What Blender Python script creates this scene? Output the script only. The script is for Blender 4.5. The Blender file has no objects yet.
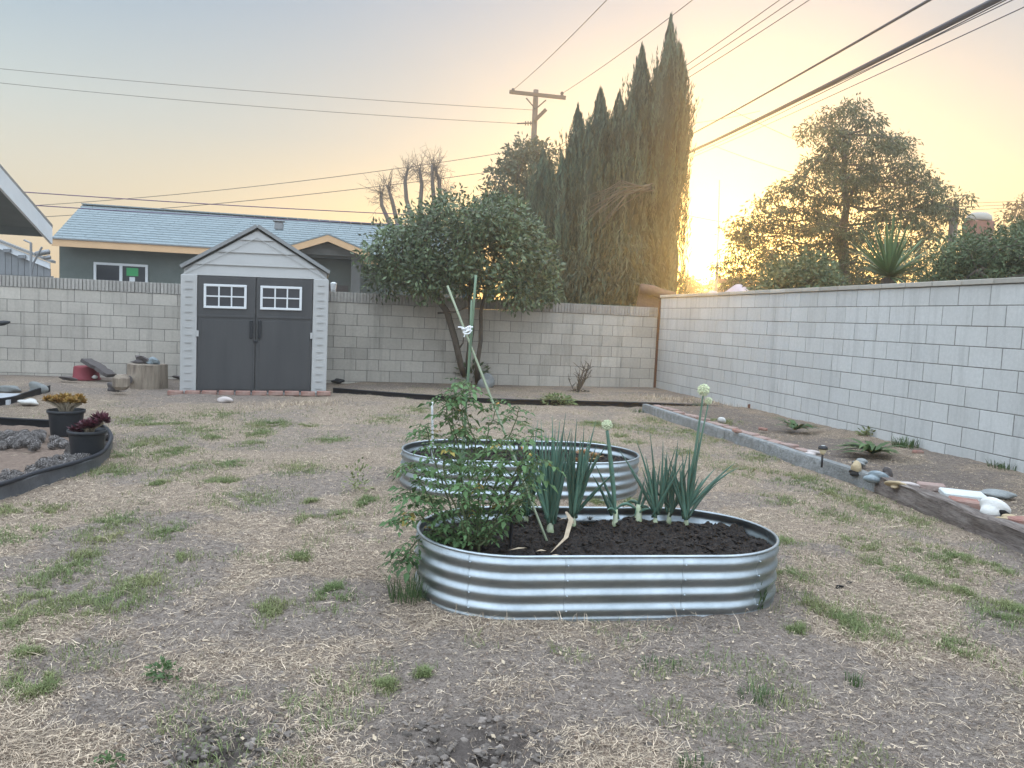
import bpy, math, random
import numpy as np
from mathutils import Vector, Matrix

random.seed(7)
RNG = np.random.default_rng(11)
SC = bpy.context.scene
COL = SC.collection
rad = math.radians

# ------------------------------------------------------------------ camera
FPX, PITCH, ROLL, CAMH = 790.0, rad(4.7), rad(2.56), 1.30
_R0 = np.array([1, 0, 0.]); _F = np.array([0, math.cos(PITCH), -math.sin(PITCH)])
_U0 = np.array([0, math.sin(PITCH), math.cos(PITCH)])
_R = _R0*math.cos(ROLL) + _U0*math.sin(ROLL); _U = _U0*math.cos(ROLL) - _R0*math.sin(ROLL)
_C = np.array([0, 0, CAMH])
def ray(x, y): return _F + _R*(x-512)/FPX + _U*(384-y)/FPX
def G(x, y, z=0.0):                       # point of the photo that lies at height z
    d = ray(x, y); return _C + d*((z-CAMH)/d[2])
def P(x, y, Y):                           # point of the photo that lies Y metres into the yard
    d = ray(x, y); return _C + d*(Y/d[1])

cam = bpy.data.cameras.new('camera'); cam_o = bpy.data.objects.new('camera', cam); COL.objects.link(cam_o)
cam.sensor_width = 36.0; cam.lens = FPX/1024*36.0; cam.clip_start = 0.05; cam.clip_end = 2000
cam_o.matrix_world = Matrix(((_R[0], _U[0], -_F[0], 0), (_R[1], _U[1], -_F[1], 0), (_R[2], _U[2], -_F[2], CAMH), (0, 0, 0, 1)))
SC.camera = cam_o

# ------------------------------------------------------------------ sky, sun, exposure
SUN_EL, SUN_AZ = rad(3.7), rad(13.7)      # low sun ahead, right of the view axis
SUN_DIR = Vector((math.sin(SUN_AZ)*math.cos(SUN_EL), math.cos(SUN_AZ)*math.cos(SUN_EL), math.sin(SUN_EL)))
W = bpy.data.worlds.new('World'); SC.world = W; W.use_nodes = True
nt = W.node_tree; nt.nodes.clear()
def N(t, kind, **kw):
    n = t.nodes.new(kind)
    for k, v in kw.items(): setattr(n, k, v)
    return n
def L(t, a, b): t.links.new(a, b)
def math_node(t, op, a, b=None):
    n = N(t, 'ShaderNodeMath', operation=op)
    for i, v in enumerate((a, b)):
        if v is None: continue
        if isinstance(v, (int, float)): n.inputs[i].default_value = v
        else: L(t, v, n.inputs[i])
    return n.outputs[0]
def mixc(t, fac, a, b, mode='MIX'):
    n = N(t, 'ShaderNodeMix', data_type='RGBA', blend_type=mode)
    for s, v in ((0, fac), (6, a), (7, b)):
        if isinstance(v, (int, float)): n.inputs[s].default_value = v
        elif isinstance(v, tuple): n.inputs[s].default_value = (*v, 1) if len(v) == 3 else v
        else: L(t, v, n.inputs[s])
    return n.outputs[2]
def ramp(t, fac, stops):
    n = N(t, 'ShaderNodeValToRGB'); cr = n.color_ramp
    while len(cr.elements) < len(stops): cr.elements.new(0.5)
    for e, (p, c) in zip(cr.elements, stops):
        e.position = p; e.color = (*c, 1) if len(c) == 3 else c
    L(t, fac, n.inputs[0]); return n.outputs[0]
sky = N(nt, 'ShaderNodeTexSky', sky_type='NISHITA'); sky.sun_disc = False
sky.sun_elevation = SUN_EL; sky.sun_rotation = SUN_AZ; sky.air_density = 1.0; sky.dust_density = 2.0
bg1 = N(nt, 'ShaderNodeBackground'); bg1.inputs[1].default_value = 0.05
L(nt, sky.outputs[0], bg1.inputs[0])
geo = N(nt, 'ShaderNodeTexCoord'); sep = N(nt, 'ShaderNodeSeparateXYZ'); L(nt, geo.outputs['Generated'], sep.inputs[0])
elev = sep.outputs[2]
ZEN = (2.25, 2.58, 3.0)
front = ramp(nt, elev, [(0.0, (.74, .50, .20)), (.08, (.58, .45, .25)), (.20, (.28, .305, .32)), (.36, (.19, .255, .35)), (.44, (.32, .37, .45)), (.60, (1.2, 1.35, 1.55)), (1.0, ZEN)])
side_sky = ramp(nt, elev, [(0.0, (.66, .55, .40)), (.10, (.56, .50, .40)), (.22, (.38, .44, .45)), (.36, (.13, .24, .37)), (.44, (.34, .42, .50)), (.60, (1.2, 1.38, 1.6)), (1.0, ZEN)])
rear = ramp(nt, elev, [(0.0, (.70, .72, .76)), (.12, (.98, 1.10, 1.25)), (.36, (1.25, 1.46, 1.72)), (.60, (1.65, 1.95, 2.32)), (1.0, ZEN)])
dotn = N(nt, 'ShaderNodeVectorMath', operation='DOT_PRODUCT'); L(nt, geo.outputs['Generated'], dotn.inputs[0]); dotn.inputs[1].default_value = SUN_DIR
sd = math_node(nt, 'MAXIMUM', dotn.outputs['Value'], 0.0)
def clamp01(v):
    n = N(nt, 'ShaderNodeClamp'); L(nt, v, n.inputs[0]); return n.outputs[0]
k1 = clamp01(math_node(nt, 'MULTIPLY', math_node(nt, 'ADD', dotn.outputs['Value'], -0.64), 3.2))
k2 = clamp01(math_node(nt, 'MULTIPLY', math_node(nt, 'ADD', dotn.outputs['Value'], 0.05), 1.8))
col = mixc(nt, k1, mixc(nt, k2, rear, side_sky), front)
def glow(power, c):
    p = math_node(nt, 'POWER', sd, float(power))
    return mixc(nt, p, (0, 0, 0), c)
for pw, c in ((60, (.24, .09, -.50)), (500, (1.3, .80, -.1)), (6000, (5.0, 3.4, .8))):
    g = glow(pw, c); col = mixc(nt, 1.0, col, g, 'ADD')
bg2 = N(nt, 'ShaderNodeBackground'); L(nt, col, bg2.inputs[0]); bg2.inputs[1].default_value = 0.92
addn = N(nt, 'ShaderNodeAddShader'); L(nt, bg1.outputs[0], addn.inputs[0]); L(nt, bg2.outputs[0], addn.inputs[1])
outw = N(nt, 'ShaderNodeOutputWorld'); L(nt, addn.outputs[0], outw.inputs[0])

sun = bpy.data.lights.new('sun', 'SUN'); sun.energy = 2.5; sun.angle = rad(0.6); sun.color = (1.0, .60, .17)
sun_o = bpy.data.objects.new('sun', sun); COL.objects.link(sun_o)
sun_o.rotation_euler = (-SUN_DIR).to_track_quat('-Z', 'Y').to_euler(); sun_o.location = (10, 40, 20)

SC.view_settings.view_transform = 'Standard'; SC.view_settings.look = 'None'
SC.view_settings.exposure = 0.48; SC.view_settings.gamma = 1.0
SC.render.engine = 'CYCLES'
SC.cycles.use_denoising = True
SC.cycles.max_bounces = 6; SC.cycles.diffuse_bounces = 3; SC.cycles.glossy_bounces = 3
SC.cycles.transmission_bounces = 4; SC.cycles.transparent_max_bounces = 6; SC.cycles.volume_bounces = 0

# ------------------------------------------------------------------ helpers
def smooth01(x): x = np.clip(x, 0, 1); return x*x*(3-2*x)
def _hash(ix, iy, s):
    h = (ix.astype(np.int64)*374761393 + iy.astype(np.int64)*668265263 + s*974634777) & 0x7fffffff
    h = ((h ^ (h >> 13))*1274126177) & 0x7fffffff
    return ((h ^ (h >> 16)) & 0xffff)/65535.0
def vnoise(x, y, s=0):
    x = np.asarray(x, float); y = np.asarray(y, float)
    ix = np.floor(x); iy = np.floor(y); fx = smooth01(x-ix); fy = smooth01(y-iy)
    a = _hash(ix, iy, s); b = _hash(ix+1, iy, s); c = _hash(ix, iy+1, s); d = _hash(ix+1, iy+1, s)
    return (a*(1-fx)+b*fx)*(1-fy) + (c*(1-fx)+d*fx)*fy
def fbm(x, y, s=0, o=4):
    v = 0; a = .5; t = 0
    for i in range(o):
        v = v + a*vnoise(x, y, s+i*17); t += a; x = np.asarray(x)*2.03+5.1; y = np.asarray(y)*2.03+9.7; a *= .5
    return v/t
def unit(v): v = np.asarray(v, float); return v/max(np.linalg.norm(v), 1e-9)

class MB:
    """collects shapes and links them as one mesh object"""
    def __init__(s): s.v = []; s.f = []; s.t = []; s.n = 0
    def add(s, verts, faces, tint=0.5):
        verts = np.asarray(verts, float).reshape(-1, 3)
        s.v.append(verts)
        for f in faces: s.f.append(tuple(int(i)+s.n for i in f))
        s.t.extend([tint]*len(faces) if np.isscalar(tint) else list(tint)); s.n += len(verts)
        return s
    def box(s, c, size, ax=None, tint=.5, bev=0.0):
        c = np.asarray(c, float); h = np.asarray(size, float)/2
        ax = np.eye(3) if ax is None else np.asarray(ax, float)
        if bev <= 0:
            pts = [c + ax[0]*h[0]*a + ax[1]*h[1]*b + ax[2]*h[2]*d for a in (-1, 1) for b in (-1, 1) for d in (-1, 1)]
            return s.add(pts, [(0, 1, 3, 2), (4, 6, 7, 5), (0, 4, 5, 1), (2, 3, 7, 6), (0, 2, 6, 4), (1, 5, 7, 3)], tint)
        b_ = min(bev, min(h)*.9); pts = []; idx = {}
        for a in (-1, 1):
            for b in (-1, 1):
                for d in (-1, 1):
                    sg = np.array([a, b, d])
                    for k in range(3):
                        q = h - b_; q[k] = h[k]; q = q*sg
                        idx[(a, b, d, k)] = len(pts); pts.append(c + ax[0]*q[0] + ax[1]*q[1] + ax[2]*q[2])
        fs = []
        for k in range(3):
            i, j = [(1, 2), (2, 0), (0, 1)][k]
            for sg in (-1, 1):
                loop = []
                for (p, q) in ((-1, -1), (1, -1), (1, 1), (-1, 1)):
                    key = [0, 0, 0]; key[k] = sg; key[i] = p; key[j] = q; loop.append(idx[(*key, k)])
                fs.append(loop if sg > 0 else loop[::-1])
        for k in range(3):
            i, j = (k+1) % 3, (k+2) % 3
            for p in (-1, 1):
                for q in (-1, 1):
                    e = []
                    for m in (-1, 1):
                        key = [0, 0, 0]; key[k] = m; key[i] = p; key[j] = q
                        e.append((idx[(*key, i)], idx[(*key, j)]))
                    fs.append([e[0][0], e[1][0], e[1][1], e[0][1]])
        for a in (-1, 1):
            for b in (-1, 1):
                for d in (-1, 1): fs.append([idx[(a, b, d, k)] for k in range(3)])
        return s.add(pts, fs, tint)
    def tube(s, pts, r, n=6, tint=.5, cap=True):
        pts = [np.asarray(p, float) for p in pts]; m = len(pts)
        rr = [r]*m if np.isscalar(r) else list(r)
        vs = []; ref = None
        for i, p in enumerate(pts):
            d = unit(pts[min(i+1, m-1)] - pts[max(i-1, 0)])
            if ref is None: ref = np.array([0, 0, 1.]) if abs(d[2]) < .9 else np.array([1., 0, 0])
            a = unit(np.cross(d, ref)); b = np.cross(a, d); ref = b
            for k in range(n):
                t = 2*math.pi*k/n; vs.append(p + rr[i]*(a*math.cos(t) + b*math.sin(t)))
        fs = [(i*n+k, i*n+(k+1) % n, (i+1)*n+(k+1) % n, (i+1)*n+k) for i in range(m-1) for k in range(n)]
        if cap: fs += [tuple(range(n))[::-1], tuple(range((m-1)*n, m*n))]
        return s.add(vs, fs, tint)
    def lathe(s, prof, c, n=24, tint=.5, closed=False):
        c = np.asarray(c, float); vs = []
        for (r, z) in prof:
            for k in range(n):
                t = 2*math.pi*k/n; vs.append(c + np.array([r*math.cos(t), r*math.sin(t), z]))
        m = len(prof)
        fs = [(i*n+k, i*n+(k+1) % n, (i+1)*n+(k+1) % n, (i+1)*n+k) for i in range(m-1) for k in range(n)]
        return s.add(vs, fs, tint)
    def prism(s, poly, a, b):                # polygon (3-D points) swept from offset a to offset b (vectors)
        poly = np.asarray(poly, float); n = len(poly)
        vs = np.vstack([poly+np.asarray(a), poly+np.asarray(b)])
        fs = [tuple(range(n))[::-1], tuple(range(n, 2*n))] + [(i, (i+1) % n, n+(i+1) % n, n+i) for i in range(n)]
        return s.add(vs, fs)
    def quads(s, V, T=None):                 # V: (m,4,3)
        V = np.asarray(V, float); m = len(V)
        base = s.n; s.v.append(V.reshape(-1, 3)); s.n += 4*m
        s.f.extend(map(tuple, (np.arange(4*m).reshape(m, 4)+base).tolist()))
        s.t.extend([.5]*m if T is None else np.asarray(T, float).tolist()); return s
    def rock(s, c, size, seed=0, lump=.22, n=3, tint=.5, ax=None):
        vs, fs = ICO[n]; r = np.random.default_rng(seed)
        ph = r.uniform(0, 6.28, (5, 3)); fr = r.uniform(1.2, 3.6, (5, 3)); k = np.ones(len(vs))
        for j in range(5): k += lump/2.2*np.sin((vs*fr[j]+ph[j]).sum(1))*(.9**j)
        w = vs*k[:, None]*np.asarray(size)/2
        if ax is not None: w = w @ np.asarray(ax)
        return s.add(w+np.asarray(c), fs, tint)
    def build(s, name, mat, parent=None, smooth=False):
        me = bpy.data.meshes.new(name)
        V = np.vstack(s.v) if s.v else np.zeros((0, 3))
        off = np.zeros(3)
        if parent is not None: off = np.array(ORIG[parent.name])
        V = V-off
        nf = len(s.f); lens = np.fromiter((len(f) for f in s.f), int, nf)
        loops = np.fromiter((i for f in s.f for i in f), int, int(lens.sum()))
        me.vertices.add(len(V)); me.vertices.foreach_set('co', V.ravel())
        me.loops.add(len(loops)); me.loops.foreach_set('vertex_index', loops)
        me.polygons.add(nf); st = np.concatenate([[0], np.cumsum(lens)[:-1]])
        me.polygons.foreach_set('loop_start', st); me.polygons.foreach_set('loop_total', lens)
        me.polygons.foreach_set('use_smooth', np.full(nf, bool(smooth)))
        at = me.attributes.new('tint', 'FLOAT', 'FACE'); at.data.foreach_set('value', np.asarray(s.t, float))
        me.update(calc_edges=True); me.validate()
        o = bpy.data.objects.new(name, me); COL.objects.link(o); me.materials.append(mat)
        if parent is not None:
            o.parent = parent; ORIG[o.name] = ORIG[parent.name]
        else: ORIG[o.name] = (0, 0, 0)
        return o
ORIG = {}
def ico(n):
    t = (1+5**.5)/2
    v = [(-1, t, 0), (1, t, 0), (-1, -t, 0), (1, -t, 0), (0, -1, t), (0, 1, t), (0, -1, -t), (0, 1, -t), (t, 0, -1), (t, 0, 1), (-t, 0, -1), (-t, 0, 1)]
    f = [(0, 11, 5), (0, 5, 1), (0, 1, 7), (0, 7, 10), (0, 10, 11), (1, 5, 9), (5, 11, 4), (11, 10, 2), (10, 7, 6), (7, 1, 8), (3, 9, 4), (3, 4, 2), (3, 2, 6), (3, 6, 8), (3, 8, 9), (4, 9, 5), (2, 4, 11), (6, 2, 10), (8, 6, 7), (9, 8, 1)]
    v = [unit(p) for p in v]
    for _ in range(n):
        ch = {}; nf = []
        def mid(a, b):
            k = (min(a, b), max(a, b))
            if k not in ch: ch[k] = len(v); v.append(unit(v[a]+v[b]))
            return ch[k]
        for a, b, c in f:
            x, y, z = mid(a, b), mid(b, c), mid(c, a); nf += [(a, x, z), (b, y, x), (c, z, y), (x, y, z)]
        f = nf
    return np.array(v), f
ICO = {n: ico(n) for n in (0, 1, 2, 3)}

def tag(o, label, cat, group=None, kind=None):
    o['label'] = label
    if cat: o['category'] = cat
    if group: o['group'] = group
    if kind: o['kind'] = kind
    return o
def thing(name, loc, label, cat, group=None):
    o = bpy.data.objects.new(name, None); COL.objects.link(o); o.empty_display_size = .1
    o.location = tuple(float(a) for a in loc); ORIG[o.name] = tuple(float(a) for a in loc)
    return tag(o, label, cat, group)
def copy_tree(o, parent=None):
    c = o.copy(); COL.objects.link(c); c.parent = parent; ORIG[c.name] = ORIG[o.name]
    for ch in list(o.children): copy_tree(ch, c)
    return c

# ------------------------------------------------------------------ materials
def material(name, c, rough=.8, c2=None, scale=8.0, tint=0.35, bump=0.0, bscale=40.0, metal=0.0, transl=0.0, spec=.3, c3=None, scale3=1.0, stretch=None, amount3=.6, streak=0.0):
    m = bpy.data.materials.new(name); m.use_nodes = True; t = m.node_tree
    b = t.nodes['Principled BSDF']; b.inputs['Roughness'].default_value = rough; b.inputs['Metallic'].default_value = metal
    b.inputs['Specular IOR Level'].default_value = spec
    tc = N(t, 'ShaderNodeTexCoord'); vec = tc.outputs['Object']
    if stretch:
        mp = N(t, 'ShaderNodeMapping'); mp.inputs['Scale'].default_value = stretch; L(t, vec, mp.inputs[0]); vec = mp.outputs[0]
    colr = c
    if c2 is not None:
        n = N(t, 'ShaderNodeTexNoise'); n.inputs['Scale'].default_value = scale; n.inputs['Detail'].default_value = 6; n.inputs['Roughness'].default_value = .65
        L(t, vec, n.inputs['Vector'])
        f = ramp(t, n.outputs[0], [(.32, (0, 0, 0)), (.68, (1, 1, 1))]); colr = mixc(t, f, c, c2)
    if c3 is not None:
        n = N(t, 'ShaderNodeTexNoise'); n.inputs['Scale'].default_value = scale3; n.inputs['Detail'].default_value = 4
        L(t, vec, n.inputs['Vector'])
        f = ramp(t, n.outputs[0], [(.45, (0, 0, 0)), (.70, (amount3,)*3)]); colr = mixc(t, f, colr, c3)
    if streak:
        mp2 = N(t, 'ShaderNodeMapping'); mp2.inputs['Scale'].default_value = (7, 7, .55); L(t, tc.outputs['Object'], mp2.inputs[0])
        n = N(t, 'ShaderNodeTexNoise'); n.inputs['Scale'].default_value = 1.0; n.inputs['Detail'].default_value = 7; n.inputs['Roughness'].default_value = .7
        L(t, mp2.outputs[0], n.inputs['Vector'])
        f = ramp(t, n.outputs[0], [(.50, (1, 1, 1)), (.72, (1-streak,)*3)]); colr = mixc(t, 1.0, colr, f, 'MULTIPLY')
    if tint:
        a = N(t, 'ShaderNodeAttribute'); a.attribute_name = 'tint'
        v = math_node(t, 'ADD', math_node(t, 'MULTIPLY', a.outputs['Fac'], 2*tint), 1-tint)
        cmb = N(t, 'ShaderNodeCombineColor')
        for i in range(3): L(t, v, cmb.inputs[i])
        colr = mixc(t, 1.0, colr, cmb.outputs[0], 'MULTIPLY')
    if isinstance(colr, tuple): b.inputs['Base Color'].default_value = (*colr, 1)
    else: L(t, colr, b.inputs['Base Color'])
    if bump:
        n = N(t, 'ShaderNodeTexNoise'); n.inputs['Scale'].default_value = bscale; n.inputs['Detail'].default_value = 5
        L(t, vec, n.inputs['Vector'])
        bp = N(t, 'ShaderNodeBump'); bp.inputs['Strength'].default_value = bump; bp.inputs['Distance'].default_value = .02
        L(t, n.outputs[0], bp.inputs['Height']); L(t, bp.outputs[0], b.inputs['Normal'])
    if transl:
        tr = N(t, 'ShaderNodeBsdfTranslucent')
        if isinstance(colr, tuple): tr.inputs[0].default_value = (*colr, 1)
        else: L(t, colr, tr.inputs[0])
        ms = N(t, 'ShaderNodeMixShader'); ms.inputs[0].default_value = transl
        L(t, b.outputs[0], ms.inputs[1]); L(t, tr.outputs[0], ms.inputs[2]); L(t, ms.outputs[0], t.nodes['Material Output'].inputs[0])
    return m
M = {}
M['block'] = material('grey concrete block', (.42, .39, .34), .92, (.49, .455, .40), 26, .14, .35, 160, c3=(.30, .28, .25), scale3=1.3, amount3=.45, streak=.30)
M['block_pale'] = material('pale concrete block', (.46, .465, .45), .92, (.53, .53, .515), 30, .085, .35, 170, c3=(.42, .415, .39), scale3=1.1, amount3=.4, streak=.22)
M['mortar'] = material('mortar', (.14, .135, .125), .95, (.19, .185, .17), 30, 0)
M['cap'] = material('ribbed cap block', (.29, .275, .25), .95, (.36, .34, .31), 20, .22, .3, 120)
M['cap_pale'] = material('cap block', (.36, .34, .30), .95, (.42, .39, .34), 14, .18, .3, 120)
M['rust'] = material('rusty strip', (.10, .045, .03), .9, (.16, .07, .04), 12, 0)
M['shed_pale'] = material('pale grey shed plastic', (.41, .41, .40), .55, (.38, .38, .37), 6, .12, .12, 260)
M['shed_door'] = material('charcoal shed plastic', (.066, .066, .067), .55, (.052, .053, .055), 5, .12, .15, 300, stretch=(1, 1, .15))
M['shed_roof'] = material('grey shed roof plastic', (.20, .205, .205), .6, (.235, .24, .24), 8, .1, .15, 90)
M['white'] = material('white vinyl', (.62, .64, .65), .5, None, tint=0)
M['dark_pane'] = material('dark window pane', (.028, .032, .04), .12, None, tint=0, spec=.5)
M['black_plastic'] = material('black plastic', (.016, .018, .022), .5, (.026, .028, .032), 9, .1, .1, 60)
M['edging'] = material('weathered black edging', (.035, .038, .045), .45, (.075, .08, .09), 7, .1, .1, 40)
M['edging_new'] = material('black lawn edging', (.012, .013, .018), .6, (.022, .024, .03), 7, .1)
M['edging_grey'] = material('scuffed grey edging', (.13, .138, .15), .45, (.06, .064, .072), 5, .1, .1, 40)
M['brick'] = material('red brick', (.25, .125, .10), .95, (.31, .18, .145), 14, .35, .5, 70, c3=(.38, .30, .26), scale3=5)
M['brick_pale'] = material('dusty brick', (.34, .25, .22), .95, (.27, .175, .15), 16, .4, .5, 70, c3=(.38, .32, .28), scale3=6)
M['kerb'] = material('grey concrete kerb', (.16, .165, .16), .95, (.30, .31, .31), 16, .2, .8, 50, c3=(.13, .13, .12), scale3=2.5)
M['timber'] = material('weathered timber', (.25, .205, .18), .95, (.07, .055, .048), 9, .2, .9, 22, stretch=(14, 1.2, 14), c3=(.38, .34, .31), scale3=2)
M['bark'] = material('bark', (.085, .07, .055), .95, (.13, .11, .09), 14, .2, .6, 50)
M['bark_pale'] = material('pale bark', (.17, .145, .125), .95, (.11, .095, .085), 18, .2, .6, 50)
M['stump_side'] = material('stump wood', (.36, .30, .235), .95, (.13, .10, .08), 5, .15, .9, 18, stretch=(3, 3, .5), c3=(.32, .27, .21), scale3=4)
M['citrus'] = material('citrus leaves', (.080, .118, .056), .46, (.105, .14, .066), 3, .75, transl=.22, spec=.5)
M['cypress'] = material('cypress foliage', (.072, .115, .078), .8, (.10, .14, .092), 1.6, .6, transl=.30, c3=(.11, .085, .058), scale3=.9, amount3=.5)
M['cypress_core'] = material('cypress inner wood', (.030, .030, .022), .95, (.048, .040, .030), 3, 0, .5, 18)
M['dead_frond'] = material('dead cypress frond', (.13, .11, .08), .9, (.10, .085, .06), 6, .35)
M['lace_leaf'] = material('lacy tree leaves', (.070, .092, .045), .7, (.10, .12, .062), 1.5, .45, transl=.26)
M['back_leaf'] = material('hazy tree leaves', (.070, .090, .055), .7, (.10, .115, .07), 2, .45, transl=.25)
M['bush'] = material('bush leaves', (.080, .115, .055), .6, (.11, .145, .07), 2.2, .45, transl=.2)
M['yucca'] = material('yucca leaves', (.095, .15, .065), .5, (.125, .185, .085), 3, .4, transl=.15)
M['tomato'] = material('tomato leaves', (.080, .155, .058), .6, (.115, .195, .082), 9, .55, transl=.3)
M['tomato_stem'] = material('tomato stem', (.075, .10, .045), .7, (.10, .12, .06), 20, .2)
M['yellow_leaf'] = material('yellowing leaves', (.28, .23, .05), .7, (.20, .14, .04), 20, .4, transl=.2)
M['fruit'] = material('ripening fruit', (.42, .15, .03), .4, (.30, .26, .05), 30, .4)
M['onion'] = material('onion leaves', (.085, .165, .118), .45, (.065, .13, .10), 8, .5, transl=.1, spec=.4)
M['onion_stem'] = material('onion neck', (.50, .52, .40), .6, (.30, .38, .19), 30, .2)
M['onion_flower'] = material('onion blossom', (.58, .60, .44), .8, (.40, .46, .28), 120, .4)
M['dry_leaf'] = material('dried leaf', (.44, .36, .26), .9, (.34, .26, .18), 20, .3)
M['bamboo'] = material('green garden stake', (.115, .18, .12), .5, (.17, .24, .16), 14, .1)
M['bamboo_pale'] = material('pale green stake', (.26, .29, .20), .55, (.20, .235, .155), 14, .1)
M['tape'] = material('white tape', (.75, .76, .76), .7, None, tint=0)
M['soil'] = material('dark potting soil', (.014, .011, .010), .95, (.032, .026, .023), 30, .4, .9, 60)
M['weed'] = material('green weed', (.060, .105, .040), .6, (.085, .135, .05), 12, .45, transl=.2)
M['grass'] = material('green grass', (.13, .19, .072), .7, (.25, .25, .115), 2, .5, transl=.25)
M['straw'] = material('dry straw', (.55, .448, .335), .85, (.41, .32, .23), 3, .65, transl=.1)
M['stucco'] = material('grey green stucco', (.105, .125, .115), .95, (.135, .155, .145), 3, .1, .3, 60)
M['stucco_dark'] = material('porch stucco', (.105, .11, .105), .95, (.14, .14, .135), 4, .1, .3, 60)
M['shingle'] = material('blue grey shingle', (.205, .245, .258), .95, (.235, .275, .288), 9, .05, .4, 90, spec=.1)
M['peach'] = material('peach painted fascia', (.66, .43, .24), .7, (.60, .39, .22), 3, .05)
M['green_card'] = material('green notice', (.05, .33, .12), .7, None, tint=0)
M['grey_paint'] = material('grey painted soffit', (.17, .195, .20), .8, (.13, .15, .155), 2, .1)
M['white_paint'] = material('white painted board', (.62, .65, .67), .7, (.56, .59, .61), 5, .05)
M['siding'] = material('grey board siding', (.22, .23, .24), .85, (.17, .18, .19), 5, .35)
M['pole_wood'] = material('utility pole wood', (.075, .062, .056), .9, (.10, .084, .075), 8, .1)
M['wire'] = material('cable', (.045, .042, .05), .7, None, tint=0)
M['wire_purple'] = material('purple grey cable', (.10, .06, .13), .7, None, tint=0)
M['galv'] = None
M['red_plastic'] = material('faded red plastic', (.22, .035, .045), .6, (.17, .025, .035), 6, .1)
M['dark_wood'] = material('dark board', (.085, .075, .075), .9, (.12, .105, .10), 9, .2, .4, 40)
M['stone_grey'] = material('grey stone', (.27, .28, .27), .9, (.20, .21, .21), 14, .25, .5, 50)
M['stone_blue'] = material('blue grey slate', (.17, .21, .23), .85, (.26, .30, .32), 24, .25, .5, 50)
M['stone_tan'] = material('tan stone', (.44, .35, .22), .9, (.35, .27, .17), 12, .2, .4, 50)
M['stone_white'] = material('white stone', (.62, .61, .58), .85, (.52, .51, .48), 18, .15, .3, 50)
M['stone_pink'] = material('pale quartz', (.50, .44, .41), .8, (.42, .37, .35), 14, .2, .3, 50)
M['matte_black'] = material('black mark', (.012, .012, .012), .8, None, tint=0)
M['marble'] = material('pale paver', (.58, .60, .59), .8, (.50, .52, .51), 12, .1, .2, 50)
M['slab'] = material('pale slab', (.48, .50, .52), .85, (.42, .44, .46), 5, .1, .2, 50)
M['pinecone'] = material('grey pine cone', (.15, .135, .125), .95, (.23, .21, .20), 30, .45, .9, 60)
M['mulch_soil'] = material('brown bed soil', (.13, .092, .070), .95, (.21, .155, .12), 30, .4, .9, 60)
M['aeon_orange'] = material('orange succulent', (.30, .15, .035), .5, (.25, .18, .05), 18, .4, transl=.1)
M['aeon_dark'] = material('dark purple succulent', (.060, .014, .022), .45, (.09, .022, .035), 18, .5)
M['succ_stem'] = material('succulent stem', (.36, .30, .22), .8, (.28, .23, .17), 18, .2)
M['succ_red'] = material('red green succulent', (.33, .14, .07), .5, (.24, .22, .09), 14, .4, transl=.1)
M['lamp_cream'] = material('cream lamp lens', (.60, .50, .33), .35, None, tint=0)
M['brown_cover'] = material('brown cover', (.17, .105, .075), .9, (.125, .078, .058), 7, .2, .8, 22)
M['pink_tarp'] = material('pale pink tarp', (.52, .43, .45), .8, (.45, .37, .40), 3, .1, .5, 8)
M['tile_red'] = material('red brown brick', (.24, .115, .09), .9, (.30, .16, .13), 9, .2)
M['grey_metal'] = material('grey metal pipe', (.25, .26, .27), .5, None, tint=0, metal=.5)
M['blue_plastic'] = material('pale blue plastic', (.30, .45, .60), .6, None, tint=0)
M['far_leaf'] = material('far tree leaves', (.10, .075, .04), .9, (.13, .10, .05), 2, .3, transl=.25)

def galv():
    m = material('galvanised steel', (.43, .475, .50), .30, (.32, .36, .385), 7, 0, metal=1.0)
    t = m.node_tree; b = t.nodes['Principled BSDF']
    tc = N(t, 'ShaderNodeTexCoord')
    v = N(t, 'ShaderNodeTexVoronoi'); v.inputs['Scale'].default_value = 70; L(t, tc.outputs['Object'], v.inputs['Vector'])
    n = N(t, 'ShaderNodeTexNoise'); n.inputs['Scale'].default_value = 14; n.inputs['Detail'].default_value = 6; L(t, tc.outputs['Object'], n.inputs['Vector'])
    r = math_node(t, 'ADD', math_node(t, 'MULTIPLY', n.outputs[0], .22), math_node(t, 'ADD', math_node(t, 'MULTIPLY', v.outputs['Distance'], .15), .22))
    L(t, r, b.inputs['Roughness'])
    bp = N(t, 'ShaderNodeBump'); bp.inputs['Strength'].default_value = .12; bp.inputs['Distance'].default_value = .01
    n2 = N(t, 'ShaderNodeTexNoise'); n2.inputs['Scale'].default_value = 9; L(t, tc.outputs['Object'], n2.inputs['Vector'])
    L(t, n2.outputs[0], bp.inputs['Height']); L(t, bp.outputs[0], b.inputs['Normal'])
    return m
M['galv'] = galv()

# ------------------------------------------------------------------ layout of the yard
YAW = rad(12.5)
UB = np.array([math.cos(YAW), math.sin(YAW), 0]); UN = np.array([-math.sin(YAW), math.cos(YAW), 0]); UZ = np.array([0, 0, 1.])
CORNER = np.array([2.82, 15.60, 0])
K0 = np.array([2.011, 11.78]); K1 = np.array([3.106, 6.504]); K2 = np.array([3.36, 3.2])
BED1 = (np.array([.465, 3.86]), rad(9.0), 1.80, .90)
BED2 = (np.array([.10, 6.12]), rad(9.0), 1.86, .98)
EDGE_BACK = [G(333, 391, .03)[:2], G(420, 397.5, .03)[:2], G(500, 402, .03)[:2], G(655, 406, .03)[:2], G(768, 411, .05)[:2]]
LEFT_BED = [G(-60, 516)[:2], G(0, 500)[:2], G(40, 486)[:2], G(75, 476)[:2], G(100, 466)[:2], G(109, 455)[:2], G(111, 446)[:2], G(106, 438)[:2], G(96, 433)[:2], G(40, 429)[:2], G(0, 427)[:2], G(-60, 424)[:2]]
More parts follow.
